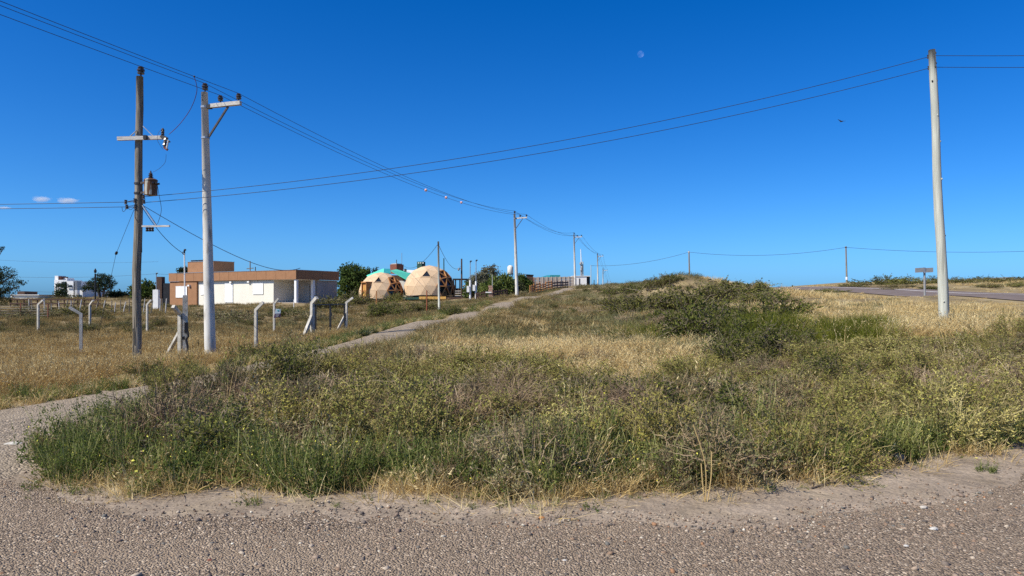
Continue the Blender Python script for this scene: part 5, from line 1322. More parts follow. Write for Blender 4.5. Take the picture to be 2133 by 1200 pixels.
def scatter(name, kinds, X, Y, scl, label, cat, seed, tilt=.12, sink=.02, zup=None):
    """one object holding many small plants: a cloud of points with instances on it"""
    r_ = np.random.RandomState(seed); N = len(X)
    Z = H(X, Y) - sink * scl
    me = bpy.data.meshes.new(name); me.vertices.add(N)
    me.vertices.foreach_set('co', np.stack([X, Y, Z], -1).astype(np.float32).ravel())
    at = me.attributes.new('turn', 'FLOAT_VECTOR', 'POINT')
    rot = np.stack([r_.normal(0, tilt, N), r_.normal(0, tilt, N), r_.uniform(0, 6.28, N)], -1)
    at.data.foreach_set('vector', rot.astype(np.float32).ravel())
    at = me.attributes.new('size', 'FLOAT_VECTOR', 'POINT')
    s3 = np.stack([scl, scl, scl * r_.uniform(.8, 1.2, N)], -1); at.data.foreach_set('vector', s3.astype(np.float32).ravel())
    at = me.attributes.new('pick', 'INT', 'POINT')
    o = bpy.data.objects.new(name, me); COL.objects.link(o)
    c = bpy.data.collections.new(name + '_kinds'); k = 0
    for kd in kinds:
        for m_ in PROTO[kd]:
            q = bpy.data.objects.new(f'{name}_kind_{k:02d}', m_); c.objects.link(q); k += 1
    at.data.foreach_set('value', r_.randint(0, k, N).astype(np.int32))
    ng = bpy.data.node_groups.new(name, 'GeometryNodeTree')
    ng.interface.new_socket('Geometry', in_out='INPUT', socket_type='NodeSocketGeometry')
    ng.interface.new_socket('Geometry', in_out='OUTPUT', socket_type='NodeSocketGeometry')
    nd = ng.nodes; gi, go_ = nd.new('NodeGroupInput'), nd.new('NodeGroupOutput')
    mp = nd.new('GeometryNodeMeshToPoints'); ip = nd.new('GeometryNodeInstanceOnPoints'); ci = nd.new('GeometryNodeCollectionInfo')
    ci.inputs['Collection'].default_value = c; ci.inputs['Separate Children'].default_value = True; ci.inputs['Reset Children'].default_value = True
    def na(nm, ty):
        a = nd.new('GeometryNodeInputNamedAttribute'); a.data_type = ty; a.inputs['Name'].default_value = nm; return a
    t_, s_, p_ = na('turn', 'FLOAT_VECTOR'), na('size', 'FLOAT_VECTOR'), na('pick', 'INT')
    er = nd.new('FunctionNodeEulerToRotation'); L_ = ng.links.new
    L_(gi.outputs[0], mp.inputs['Mesh']); L_(mp.outputs[0], ip.inputs['Points']); L_(ci.outputs[0], ip.inputs['Instance'])
    ip.inputs['Pick Instance'].default_value = True
    L_(p_.outputs['Attribute'], ip.inputs['Instance Index']); L_(t_.outputs['Attribute'], er.inputs[0]); L_(er.outputs[0], ip.inputs['Rotation'])
    L_(s_.outputs['Attribute'], ip.inputs['Scale']); L_(ip.outputs[0], go_.inputs[0])
    md = o.modifiers.new('scatter', 'NODES'); md.node_group = ng
    return tag(o, label, cat, kind='stuff')

NP = [0]
def lay(name, kinds, n, px0, px1, y0, y1, wfun, scl, label, cat, seed, pw=1.0, grow=0.0, track=1.35, **kw):
    r_ = np.random.RandomState(seed)
    X, Y = cand(n, px0, px1, y0, y1, r_, pw); Z = H(X, Y); px, py = proj(X, Y, Z)
    wv = wfun(px, py, X, Y); ok = (r_.uniform(0, 1, n) < wv) & keep_ways(X, Y, track)
    X, Y = X[ok], Y[ok]
    s = r_.uniform(scl[0], scl[1], len(X)) * (1 + .22 * vnoise(X, Y, .8, seed)) * (1 + grow * np.log(np.maximum(Y / y0, 1)))
    NP[0] += len(X)
    dr = road_near(Y) - X; s = s * np.where((dr < 9) & (dr > -14) & (Y > 30), np.clip(dr / 9, .4, 1), 1)
    dt = track_x(Y) - X; s = s * np.where((dt > 0) & (Y < 60), np.clip((dt - 1.2) / 1.3, .35, 1), 1)
    return scatter(name, kinds, X, Y, s, label, cat, seed + 1, **kw)

# picture-guided cover of the land: where each growth stands
def nz(X, Y, s, sd): return vnoise(X, Y, s, sd)
def w_left(px, py): return 1 / (1 + np.exp((px - 430 - (py - 640) * .2) / 60))        # field left of the track
def is_left(X, Y): return (X < track_x(Y)).astype(float)
def bare(px, py): return blob(px, py, 1240, 690, 45, 8) + blob(px, py, 1088, 888, 26, 16) + .9 * blob(px, py, 1405, 712, 60, 9) + .7 * blob(px, py, 1270, 655, 30, 5) + .8 * blob(px, py, 1350, 770, 40, 10) + .6 * blob(px, py, 1180, 640, 40, 5) + .9 * blob(px, py, 1430, 592, 40, 7)
def w_straw(px, py, X, Y):
    right = (px > 1480 + (py - 605) * 1.0) & (py < 705)
    c = 1.1 * blob(px, py, 1180, 735, 190, 32) + .8 * blob(px, py, 930, 730, 110, 22) + .8 * blob(px, py, 1330, 655, 90, 9) + .9 * blob(px, py, 1380, 760, 90, 25) + .5 * blob(px, py, 1120, 690, 160, 22)
    return np.clip((right * .95 + c) * (1 - bare(px, py)) * (1 - is_left(X, Y)) * (.75 + .4 * nz(X, Y, .5, 21)), 0, 1)
def w_gold(px, py, X, Y):
    return np.clip(is_left(X, Y) * np.clip((py - 690) / 40, .06, 1) * (.8 + .4 * nz(X, Y, .35, 22)), 0, 1)
def w_brown(px, py, X, Y):
    return np.clip(is_left(X, Y) * np.clip((760 - py) / 50, .15, 1) * (.75 + .4 * nz(X, Y, .3, 23)) + .45 * (1 - is_left(X, Y)) * np.clip((720 - py) / 40, 0, 1) * np.clip((1350 - px) / 150, 0, 1), 0, 1)
def w_sage(px, py, X, Y):
    rightf = (px > 1480 + (py - 605) * 1.0) & (py < 690)
    return np.clip((1 - is_left(X, Y)) * (1 - bare(px, py)) * (1 - .85 * rightf) * (.55 + .5 * nz(X, Y, .5, 24)) * (1 - .75 * blob(px, py, 1180, 735, 190, 32)) * np.clip((790 - py) / 40, 0, 1) + is_left(X, Y) * .35 * (nz(X, Y, .25, 25) > .2) * (py < 715), 0, 1)
def thick(px, py): return np.clip((py - np.interp(px, [0, 600, 900, 1066, 1250, 1400, 1500, 1700, 2133], [800, 792, 772, 770, 800, 795, 748, 722, 716])) / 16, 0, 1)
def w_olive(px, py, X, Y):
    g = np.clip((px - 560) / 260, .25, 1) * np.clip((1010 - py) / 60, .25, 1)
    return np.clip((1 - is_left(X, Y)) * thick(px, py) * g * (1 - bare(px, py)) * (.85 + .4 * nz(X, Y, .9, 31)), 0, 1)
def w_grey(px, py, X, Y):
    g = 1.0 * blob(px, py, 560, 862, 130, 34) + .8 * blob(px, py, 830, 885, 110, 40) + .7 * blob(px, py, 1100, 830, 50, 25) + .8 * blob(px, py, 420, 800, 50, 40) + .9 * blob(px, py, 1900, 800, 45, 22) + .6 * blob(px, py, 2060, 870, 90, 30) + .6 * blob(px, py, 700, 770, 150, 18) + .6 * blob(px, py, 980, 880, 60, 30)
    return np.clip((1 - is_left(X, Y)) * (1 - bare(px, py)) * (g + .10 + .12 * nz(X, Y, .9, 32)), 0, 1) * (py > 735)
def w_herb(px, py, X, Y):
    g = 1.0 * blob(px, py, 230, 930, 210, 85) + .8 * blob(px, py, 600, 980, 190, 45) + .8 * blob(px, py, 1130, 985, 130, 45) + .10 * np.clip((py - 905) / 50, 0, 1) + .4 * blob(px, py, 340, 820, 120, 40)
    return np.clip((1 - is_left(X, Y)) * (1 - bare(px, py)) * g * .75 * (.9 + .7 * nz(X, Y, 1.4, 33)), 0, 1) * (py > 780)
def w_leafy(px, py, X, Y):
    g = .9 * blob(px, py, 430, 965, 90, 40) + 1.0 * blob(px, py, 920, 985, 90, 40) + .9 * blob(px, py, 1130, 1000, 90, 32) + .8 * blob(px, py, 1880, 935, 260, 38) + .6 * blob(px, py, 640, 995, 130, 30) + .7 * blob(px, py, 860, 905, 60, 18) + .4 * np.clip((py - 930) / 40, 0, 1) * (px > 1200)
    return np.clip((1 - is_left(X, Y)) * (1 - bare(px, py)) * g * (.9 + .5 * nz(X, Y, 1.4, 34)), 0, 1)
def w_reed(px, py, X, Y):
    return np.clip(1.2 * blob(px, py, 1700, 706, 120, 16) + .9 * blob(px, py, 1800, 695, 60, 14) + .4 * blob(px, py, 1350, 705, 90, 8) + .8 * blob(px, py, 1590, 690, 60, 14) - .12, 0, 1) * np.clip(.85 + .5 * nz(X, Y, 1.0, 36), 0, 1)

lay('dry_grass', ['far_straw'], 9000, -250, 2450, 19, 120, w_straw, (.7, 1.25), 'pale straw coloured dry grass on the open slope and roadside', 'grass', 101, .8, .12)
lay('straw_grass', ['straw_tuft'], 6000, 600, 2300, 11, 26, w_straw, (.8, 1.5), 'straw coloured grass tufts among the nearer scrub', 'grass', 103, 1.0)
lay('golden_grass', ['gold_tuft'], 9500, -350, 900, 11, 34, w_gold, (.75, 1.25), 'golden dry grass in the fenced field', 'grass', 105, 1.0)
lay('golden_field', ['far_gold'], 5500, -350, 1100, 26, 110, w_gold, (.7, 1.1), 'golden grass farther back in the fenced field', 'grass', 107, .8)
lay('brown_grass', ['far_brown'], 9000, -350, 1500, 19, 125, w_brown, (.7, 1.15), 'brown dry grass around the houses and on the slope', 'grass', 109, .8, .1)
lay('low_herbs', ['far_sage'], 12000, -250, 2450, 17, 115, w_sage, (.7, 1.3), 'low grey green herbs covering the slope', 'ground cover', 111, .8, .1)
lay('undergrowth', ['olive_shrub', 'olive_shrub', 'sage_shrub'], 750, 0, 2350, 6.3, 26, w_olive, (.32, .52), 'tangled olive green undergrowth of the thicket', 'undergrowth', 113, 1.2)
lay('thicket_grass', ['straw_tuft', 'gold_tuft', 'brown_tuft'], 1500, 0, 2350, 6.4, 22, lambda px, py, X, Y: (1 - is_left(X, Y)) * thick(px, py) * np.clip(.25 + .9 * nz(X, Y, 1.1, 71), 0, 1), (.55, .95), 'dry straw grass in the gaps of the thicket', 'grass', 161, 1.1)
lay('dead_undergrowth', ['grey_shrub'], 850, -50, 2350, 6.5, 24, w_grey, (.35, .68), 'dry grey twigs tangled through the thicket', 'undergrowth', 115, 1.2)
lay('flowering_weeds', ['herb'], 1500, -100, 2300, 6.2, 14, w_herb, (.65, 1.1), 'green weeds with small yellow flowers along the thicket edge', 'weeds', 117, 1.4, track=1.0)
lay('leafy_weeds', ['leafy_weed'], 2200, 100, 2300, 6.2, 10, w_leafy, (.7, 1.15), 'dark green leafy weeds at the foot of the thicket', 'weeds', 119, 1.4)
lay('field_brush', ['coarse_sage', 'coarse_clump'], 700, -300, 1050, 24, 100, lambda px, py, X, Y: is_left(X, Y) * np.clip(nz(X, Y, .22, 61) * 1.6 - .15, 0, 1) * np.clip((712 - py) / 20, 0, 1), (.35, .75), 'low brownish brush scattered over the far part of the fenced field', 'brush', 141, .9)
lay('slope_brush', ['coarse_sage', 'coarse_clump', 'coarse_dark', 'coarse_clump', 'coarse_grey'], 1000, 950, 1750, 18, 100, lambda px, py, X, Y: (1 - is_left(X, Y)) * np.clip(nz(X, Y, .4, 62) * 1.3 + .3 * (px > 1250) - .25, 0, 1) * (py < 735) * (1 - bare(px, py)) * (px < 1640 - (660 - py) * .5), (.26, .58), 'low brush dotted over the slope below the crest', 'brush', 143, .9)
lay('reeds', ['reed_tuft'], 2600, 1200, 1950, 16, 30, w_reed, (.85, 1.35), 'bright green reed like grass in the hollow', 'reeds', 121, 1.0)
lay('wild_oats', ['wild_oat'], 600, 0, 2300, 6.2, 20, lambda px, py, X, Y: .10 + .5 * blob(px, py, 560, 960, 80, 60) + .5 * blob(px, py, 1300, 985, 90, 30) + .3 * is_left(X, Y), (.7, 1.1), 'thin pale wild oat stalks standing through the weeds', 'grass', 123, 1.2)


# straw lying along the thicket's foot
r_ = np.random.RandomState(131)
n = 900; px = r_.uniform(90, 2250, n); X0 = np.interp(px, HX + FE_X / FE_Y * F, FE_X); Y0 = front_y(X0)
dens = .45 + .55 * np.clip(vnoise(X0, X0 * 0, 1.7, 41), -1, 1)
Yv_ = Y0 + r_.normal(.06, .24, n); ok = r_.uniform(0, 1, n) < dens
scatter('straw_litter', ['litter'], X0[ok], Yv_[ok], r_.uniform(.5, 1.1, ok.sum()), 'dry straw lying along the foot of the thicket', 'straw', 133, tilt=.05, sink=0)
n = 260; px = r_.uniform(150, 2250, n); X0 = np.interp(px, HX + FE_X / FE_Y * F, FE_X); Y0 = front_y(X0) + r_.normal(.02, .10, n)
dens = .15 + .75 * blob(px, px * 0, 1300, 0, 110, 1) + .6 * blob(px, px * 0, 520, 0, 60, 1) + .5 * blob(px, px * 0, 1620, 0, 60, 1) + .3 * blob(px, px * 0, 900, 0, 70, 1); ok = r_.uniform(0, 1, n) < dens
scatter('dry_tufts', ['straw_tuft'], X0[ok], Y0[ok], r_.uniform(.45, .95, ok.sum()), 'short straw tufts at the rim of the sand', 'grass', 135)
n = 1500; X0 = r_.uniform(-14, 9, n); Y0 = track_x(X0) * 0; Yt = r_.uniform(10, 48, n); sd = np.where(r_.uniform(0, 1, n) < .6, -1, 1)
X0 = track_x(Yt) + sd * (1.05 + np.abs(r_.normal(0, .30, n)))
scatter('verge_grass', ['straw_tuft', 'small_weed', 'leafy_weed'], X0, Yt, r_.uniform(.4, .9, n), 'grass and weeds along the edges of the dirt track', 'grass', 137)

n = 90; px = r_.uniform(100, 2300, n); X0 = np.interp(px, HX + FE_X / FE_Y * F, FE_X); Y0 = front_y(X0) - np.abs(r_.normal(0, .28, n))
scatter('sand_weeds', ['small_weed', 'litter'], X0, Y0, r_.uniform(.3, .9, n), 'tiny weeds and wisps of straw on the sandy verge', 'weeds', 139)

n = 900; Yt = 14 * (60 / 14) ** r_.uniform(0, 1, n); X0 = track_x(Yt) + np.interp(Yt, [14, 30, 60], [1.0, .9, 1.1]) + np.abs(r_.normal(0, .45, n)) - .08
scatter('edge_grass', ['brown_tuft', 'brown_tuft', 'sage_tuft', 'straw_tuft'], X0, Yt, r_.uniform(.7, 1.25, n), 'tall brownish grass leaning over the right edge of the dirt track', 'grass', 151)

# ------------------------------------------------------------------ shrubs that stand out one by one
CATS = {'olive': 'shrub', 'grey': 'dead shrub', 'dark': 'shrub', 'sage': 'shrub', 'herb': 'weed'}
def plant(kinds, px, py, wpx, Y, label, name, cat='shrub', group=None, hk=1.0, seed=0, rad=.55):
    p = P(px, py, Y); z = h1(p.x, Y); me = PROTO[kinds][seed % len(PROTO[kinds])]
    o = bpy.data.objects.new(name, me); COL.objects.link(o)
    s = wpx / F * Y * .5 / rad
    o.location = (p.x, Y, z - .03 * s); o.rotation_euler = (0, 0, (seed * 1.7) % 6.28); o.scale = (s, s, s * hk)
    return tag(o, label, cat, group)
def yof(px, py, ylo=6, yhi=140):
    """distance at which the ground shows at this pixel"""
    ys = np.geomspace(ylo, yhi, 500); z = H((px - HX) / F * ys, ys); q = HY - (z - EYE) / ys * F
    ok = np.nonzero(q <= py)[0]
    return float(ys[ok[0]]) if len(ok) else float(ys[np.argmin(np.abs(q - py))])
SH = [
 # kind, px, ground py, width px, height factor, label
 ('coarse_dark', 1478, 704, 175, 1.0, 'broad dark green shrub in the hollow left of the bright reeds'),
 ('coarse_dark', 1520, 668, 90, .8, 'dark shrub with shaded gaps just behind the broad one in the hollow'),
 ('coarse_dark', 1600, 672, 150, .85, 'mid green shrub between the hollow and the bright reeds'),
 ('coarse_clump', 1345, 655, 160, .75, 'olive shrub on the slope below the grassy mound'),
 ('coarse_clump', 1440, 655, 160, .85, 'olive shrub on the slope right of the grassy mound'),
 ('coarse_clump', 1290, 640, 90, .7, 'small olive shrub left on the slope below the crest'),
 ('coarse_dark', 1300, 612, 70, .6, 'flat dark shrub on the crest left of the grassy mound'),
 ('coarse_clump', 1385, 590, 60, .65, 'olive bush on top of the grassy mound'),
 ('coarse_dark', 1405, 586, 34, .9, 'small dark bush at the very top of the grassy mound'),
 ('coarse_clump', 1360, 602, 60, .7, 'olive bush on the left flank of the grassy mound'),
 ('coarse_clump', 1455, 600, 70, .3, 'low bush on the right flank of the grassy mound'),
 ('coarse_dark', 1540, 613, 140, .42, 'wide low dark bush on the skyline right of the mound'),
 ('coarse_clump', 1470, 627, 130, .7, 'olive bush under the skyline right of the mound'),
 ('coarse_dark', 1590, 632, 110, .55, 'dark bush beside the grey dead branches'),
 ('coarse_grey', 1650, 636, 90, .5, 'pale grey heap of dead branches on the straw slope'),
 ('coarse_grey', 1390, 680, 90, .7, 'grey purple dead shrub left of the broad dark shrub'),
 ('dark_shrub', 1560, 765, 170, 1.0, 'shady grey olive shrub in front of the bright reeds'),
 ('dark_shrub', 1650, 760, 150, .95, 'dark twiggy shrub right of the shady grey olive one'),
 ('grey_shrub', 1900, 812, 80, 1.1, 'dead grey twig bush below the tall bare pole'),
 ('grey_shrub', 1935, 760, 60, 1.6, 'tall bare dark twigs below the tall bare pole'),
 ('olive_shrub', 2110, 705, 90, 1.0, 'dark olive bush at the right edge behind the thicket'),
 ('coarse_dark', 805, 660, 75, .9, 'dark round bush in the grass before the smaller dome'),
 ('coarse_dark', 830, 628, 50, .8, 'dark green bush at the foot between the two domes'),
 ('dark_shrub', 516, 752, 60, 1.0, 'dark green bush beside the dirt track right of the white pole'),
 ('dark_shrub', 592, 742, 76, .8, 'low dark green bush at the bend of the dirt track'),
 ('dark_shrub', 305, 788, 100, .6, 'green bush in the golden grass below the transformer pole'),
 ('leafy_weed', 47, 832, 50, 1.2, 'small green bush at the track edge on the far left'),
 ('coarse_grey', 1140, 600, 10, .7, ''),
 ('coarse_sage', 640, 668, 90, .8, 'grey brown bush behind the left gate post'),
 ('coarse_dark', 600, 660, 60, .7, 'dark bush behind the post with the sign'),
 ('coarse_clump', 700, 645, 90, .8, 'olive bush behind the gate frame'),
 ('coarse_sage', 480, 668, 120, .6, 'low brown green bush in front of the white house wall'),
 ('coarse_sage', 420, 660, 80, .6, 'low bush in front of the brown house wall'),
 ('coarse_clump', 740, 636, 80, .8, 'yellow green bush left of the smaller dome'),
 ('coarse_clump', 890, 650, 80, .7, 'yellow green bush beside the slim pole before the domes'),
 ('coarse_dark', 940, 655, 60, .7, 'bush at the track side right of the slim pole'),
 ('coarse_clump', 1000, 640, 50, .6, 'low green plants below the dark pallet fence'),
 ('coarse_sage', 1090, 618, 46, .8, 'grey bush right of the foot of the second white pole'),
 ('coarse_sage', 60, 662, 120, .6, 'dark low bush by the wire fence at the left'),
 ('coarse_clump', 170, 660, 120, .5, 'low bush behind the post bent to the left'),
 ('coarse_sage', 1215, 600, 30, .9, 'dark bush at the foot of the antenna mast'),
 ('olive_shrub', 365, 848, 120, 1.3, 'olive shrub at the near edge of the track below the white pole'),
 ('sage_shrub', 450, 840, 130, 1.35, 'grey green shrub at the near track edge right below the white pole'),
 ('olive_shrub', 530, 830, 140, 1.35, 'olive shrub at the near track edge below the sign post'),
 ('dark_shrub', 612, 822, 150, 1.2, 'broad green shrub at the top of the thicket below the gate posts'),
 ('olive_shrub', 700, 812, 150, 1.05, 'olive shrub at the top of the thicket below the smaller dome'),
 ('grey_shrub', 432, 845, 60, 1.2, 'reddish grey dead shrub at the near track edge'),
 ('olive_shrub', 1000, 790, 160, .75, 'green hump of scrub below the dark pallet fence'),
 ('olive_shrub', 1115, 792, 140, .7, 'olive hump of scrub below the red pallet fence'),
 ('sage_shrub', 490, 834, 110, 1.4, 'fine leaved shrub between two olive ones at the near track edge'),
 ('olive_shrub', 572, 826, 120, 1.35, 'yellowish shrub at the near track edge below the sign post, right of the taller one'),
 ('olive_shrub', 655, 817, 130, 1.2, 'yellowish shrub at the top of the thicket below the left gate post'),
 ('sage_shrub', 790, 800, 110, .8, 'grey green shrub at the top of the thicket below the larger dome'),
 ('coarse_sage', 1260, 604, 50, .7, 'low bush on the crest near the fourth white pole'),
]
for k, (kd, px, py, wpx, hk, lab) in enumerate(SH):
    if not lab: continue
    Y = yof(px, py)
    nm = {'coarse_grey': 'dead_shrub', 'grey_shrub': 'dead_shrub', 'leafy_weed': 'weed'}.get(kd, 'shrub')
    rad = 1.0 if kd.startswith('coarse') else (.62 if kd != 'leafy_weed' else .3)
    if kd.startswith('coarse') and Y < 28: pass
    plant(kd, px, py, wpx, Y, lab, nm, nm.replace('_', ' '), None, hk, k, rad * .85)
# bushes on the bank beyond the paved road
rr = random.Random(19); bk = []
spots = [(1735, 598, 60), (1775, 594, 60), (1830, 592, 90), (1870, 589, 70), (1905, 590, 90), (1960, 591, 80), (1990, 589, 60), (2020, 590, 80), (2050, 594, 60), (2075, 588, 80), (2110, 592, 70), (2140, 590, 70), (1940, 600, 60), (2060, 600, 50), (2125, 600, 50), (1850, 599, 60)]
lab2 = ['leftmost bush on the roadside bank, at its tip', 'bush on the bank beside the far banded pole', 'wide low bush on the bank skyline right of the far banded pole', 'bush on the bank skyline left of the street sign', 'bush on the bank skyline directly behind the street sign', 'bush on the bank just left of the tall bare pole', 'bush on the bank just right of the tall bare pole', 'dark bush on the bank midway from the bare pole to the white house', 'lower bush on the bank under the skyline near the right edge', 'tall dark bush on the bank before the white house', 'bush in front of the white house at the right edge', 'bush at the very right edge of the bank', 'low bush on the bank slope by the street sign', 'low bush at the road edge towards the right', 'small bush at the road edge farthest right', 'low bush at the road edge left of the street sign']
for k, ((px, py, wpx), lab) in enumerate(zip(spots, lab2)):
    Y = 76 + (k * 5) % 14 if py < 598 else 69
    plant(['coarse_dark', 'coarse_clump', 'coarse_dark', 'coarse_sage'][k % 4], px, py, wpx, Y, lab, 'shrub', 'shrub', 'bushes on the bank beyond the road', .32 + .07 * (k % 3), k, .85)
# shrubs of the thicket in front: each a plant of its own
secs = [(0, 260, 'at the left tip of the thicket by the track mouth'), (260, 480, 'in the thicket below the left power poles'), (480, 760, 'in the thicket below the gate posts'), (760, 1000, 'in the thicket below the domes'), (1000, 1250, 'in the thicket below the second white pole'), (1250, 1500, 'in the thicket below the grassy mound'), (1500, 1760, 'in the thicket below the bright reeds'), (1760, 2000, 'in the thicket below the tall bare pole'), (2000, 2300, 'in the thicket at the right edge')]
kn = {'olive_shrub': ('olive yellow tangled shrub ', 'shrub'), 'grey_shrub': ('dry grey twiggy shrub ', 'dead_shrub'), 'sage_shrub': ('grey green fine shrub ', 'shrub'), 'dark_shrub': ('darker green leafy shrub ', 'shrub'), 'herb': ('yellow flowering weed ', 'weed'), 'leafy_weed': ('green leafy weed ', 'weed')}
r_ = np.random.RandomState(211); placed = []
cnt = 0; thick_pl = []
for t_ in range(6000):
    px = r_.uniform(20, 2240); Y = 6.3 * (17 / 6.3) ** r_.uniform(0, 1) ** 1.15; x_ = (px - HX) / F * Y
    if Y < front_y(x_) + .22 or x_ < track_x(Y) + 1.75 or (Y < 15 and x_ < float(left_x(Y)) + .35): continue
    if any((x_ - a) ** 2 + (Y - b) ** 2 < (.30 + .022 * Y) ** 2 * 2.5 for a, b in placed): continue
    z_ = h1(x_, Y); py = HY - (z_ - EYE) / Y * F
    A1 = lambda f: float(f(np.array([px]), np.array([py]), np.array([x_]), np.array([Y]))[0])
    if float(thick(np.array([px]), np.array([py]))[0]) < .25 or bare(px, py) > .4: continue
    ws = {'olive_shrub': A1(w_olive) * 1.0, 'grey_shrub': A1(w_grey) * .6, 'herb': A1(w_herb) * .9, 'leafy_weed': A1(w_leafy) * .7, 'sage_shrub': .22, 'dark_shrub': .03 if Y < 10 else .10}
    ks = list(ws); pr = np.array([ws[k] for k in ks]); kd = ks[r_.choice(len(ks), p=pr / pr.sum())]
    placed.append((x_, Y))
    sec = next((s for a, b, s in secs if a <= px < b), secs[-1][2])
    base = {'herb': .36, 'leafy_weed': .33}.get(kd, .55); rad_m = min(.80, (.46 + .025 * Y) * r_.uniform(.85, 1.35))
    row = 'front' if Y < 8 else ('middle' if Y < 11 else 'back')
    lab = kn[kd][0] + 'in the ' + row + ' row ' + sec.replace('in the thicket ', '').replace('at the left tip of the thicket ', 'left tip ')
    pl_ = plant(kd, px, py, 2 * rad_m / Y * F, Y, lab, kn[kd][1], kn[kd][1].replace('_', ' '), 'plants of the front thicket, ' + kn[kd][0].strip() + 's', (r_.uniform(.46, .76) if Y < 8.6 else (r_.uniform(.40, .66) if Y < 11 else r_.uniform(.32, .56))) / (.60 * rad_m / base), cnt, base)
    thick_pl.append((lab, px, pl_)); cnt += 1
    if cnt >= 290: break
byl = {}
for lab, px, o in thick_pl: byl.setdefault(lab, []).append((px, o))
for lab, lst in byl.items():
    lst.sort(key=lambda q: q[0]); n = len(lst)
    if n == 1: continue
    names = {2: ['left of two', 'right of two'], 3: ['left of three', 'middle of three', 'right of three']}.get(n) or [ORD[k] + ' from left' for k in range(n)]
    for nm, (px, o) in zip(names, lst):
        a, b = lab.split(' in the ', 1); o['label'] = a + ', ' + nm + ', in the ' + b
# weeds standing alone on the sand
for k, (px, py, wpx, kd, lab) in enumerate([(1238, 1060, 52, 'small_weed', 'small green weed growing in the gravel before the thicket'), (1108, 1058, 28, 'small_weed', 'tiny dark weed on the sand left of the lone green weed'), (762, 1040, 34, 'small_weed', 'thin green seedling on the sand below the domes'), (1795, 990, 50, 'leafy_weed', 'upright reddish green weed on the sand near the rubbish bag'), (1815, 1012, 40, 'small_weed', 'low weed on the sand in front of the upright weed'), (2052, 985, 56, 'leafy_weed', 'lone weed on the sand near the right edge'), (150, 1000, 90, 'leafy_weed', 'leafy green weed at the left front corner of the thicket'), (290, 1030, 80, 'herb', 'spindly weed nearest the gravel on the left'), (1150, 1052, 18, 'small_weed', 'tiny weed just left of the lone green weed'), (520, 1052, 44, 'small_weed', 'faint grey green weed on the sand below the gate')]):
    Y = EYE * F / (py - HY)
    plant(kd, px, py, wpx, Y, lab, 'weed', 'weed', None, 1.0 if kd == 'small_weed' else .8, k, .10 if kd == 'small_weed' else .30)
Y = EYE * F / (1045 - HY); p = P(1470, 1045, Y)
m_ = MB()
for k, (dx, hh) in enumerate(((0, .62), (.05, .40), (-.02, .30))):
    m_.tube(curve([(p.x + dx * .3, Y, 0), (p.x + dx, Y + .02, hh * .5), (p.x + dx * 1.2 - .03 * (k == 0) - .06 * (k == 0), Y + .05, hh)], 6), .0045, 5)
tag(m_.build('dry_stalk', LM['straw']), 'tall dry straw stalk standing alone before the thicket', 'dry stalk')
for k, (a, b, lab) in enumerate([((1770, 985), (1690, 1010), 'thin dark twig lying on the sand right of the dry stalk'), ((1748, 1008), (1690, 1020), 'second pale twig on the sand nearer the gravel'), ((90, 955), (45, 968), 'crooked dead branch at the left tip of the thicket')]):
    q = []
    for px, py in (a, b): Yg = EYE * F / (py - HY); q.append(P(px, py, Yg) + Vector((0, 0, .012)))
    tag(MB().tube(curve([q[0], q[0].lerp(q[1], .4) + Vector((.02, .02, .012)), q[1]], 5), .008, 6).build('fallen_twig', M['bark']), lab, 'twig')

# ------------------------------------------------------------------ trees
def crown(blobs, n, size, rs, flat=.75):
    V = []
    tot = sum(b[3] * b[4] * b[5] for b in blobs)
    for cx, cy, cz, rx, ry, rz in blobs:
        k = max(20, int(n * rx * ry * rz / tot))
        d = unit(rs.normal(size=(k, 3))); r_ = rs.uniform(.45, 1.0, k) ** .6
        r_ *= 1 + .22 * np.sin(d[:, 0] * 5 + cx) * np.sin(d[:, 2] * 6 + cz) + .15 * np.sin(d[:, 1] * 9 + cx)
        V.append(np.array([cx, cy, cz]) + d * r_[:, None] * np.array([rx, ry, rz]))
    C = np.concatenate(V); k = len(C)
    # each clump: three crossing leaf sprays
    out = []
    for _ in range(3):
        c = C + rs.normal(0, size * .5, (k, 3)); out.append(leafquads(c, unit(rs.normal(size=(k, 3)) + [0, 0, .25]), size * rs.uniform(.6, 1.5, k), size * .55 * rs.uniform(.6, 1.3, k), rs))
    Vv = np.concatenate([o_[0] for o_ in out]); Q = np.arange(len(Vv)).reshape(-1, 4)
    return Vv, Q
def tree(label, base, trunk, blobs, n, size, leaf, name='tree', cat='tree', seed=1, group=None):
    rs = np.random.RandomState(seed); base = Vector(base)
    root = thing(name, label, cat, base, group)
    for pts, r0, r1 in trunk:
        pp = curve(pts, 4); m_ = MB(); m_.tube(pp, list(np.linspace(r0, r1, len(pp))), 7); m_.build('trunk' if (pts, r0, r1) == trunk[0] else 'limb', M['bark'], root)
    Vv, Q = crown(blobs, n, size, rs)
    me = np_mesh('crown', Vv - np.array(base), Q, LM[leaf]); o = bpy.data.objects.new('crown', me); COL.objects.link(o); o.parent = root
    return root
def tb(Y, *bl):
    """blobs given as (px, py, half width px, half height px) at distance Y"""
    out = []
    for px, py, rx, ry in bl:
        p = P(px, py, Y); out.append((p.x, Y, p.z, rx / F * Y, (rx * .6 + ry * .4) / F * Y, ry / F * Y))
    return out
def gp(px, Y): 
    x_ = (px - HX) / F * Y; return Vector((x_, Y, h1(x_, Y)))
b_ = gp(-15, 72)
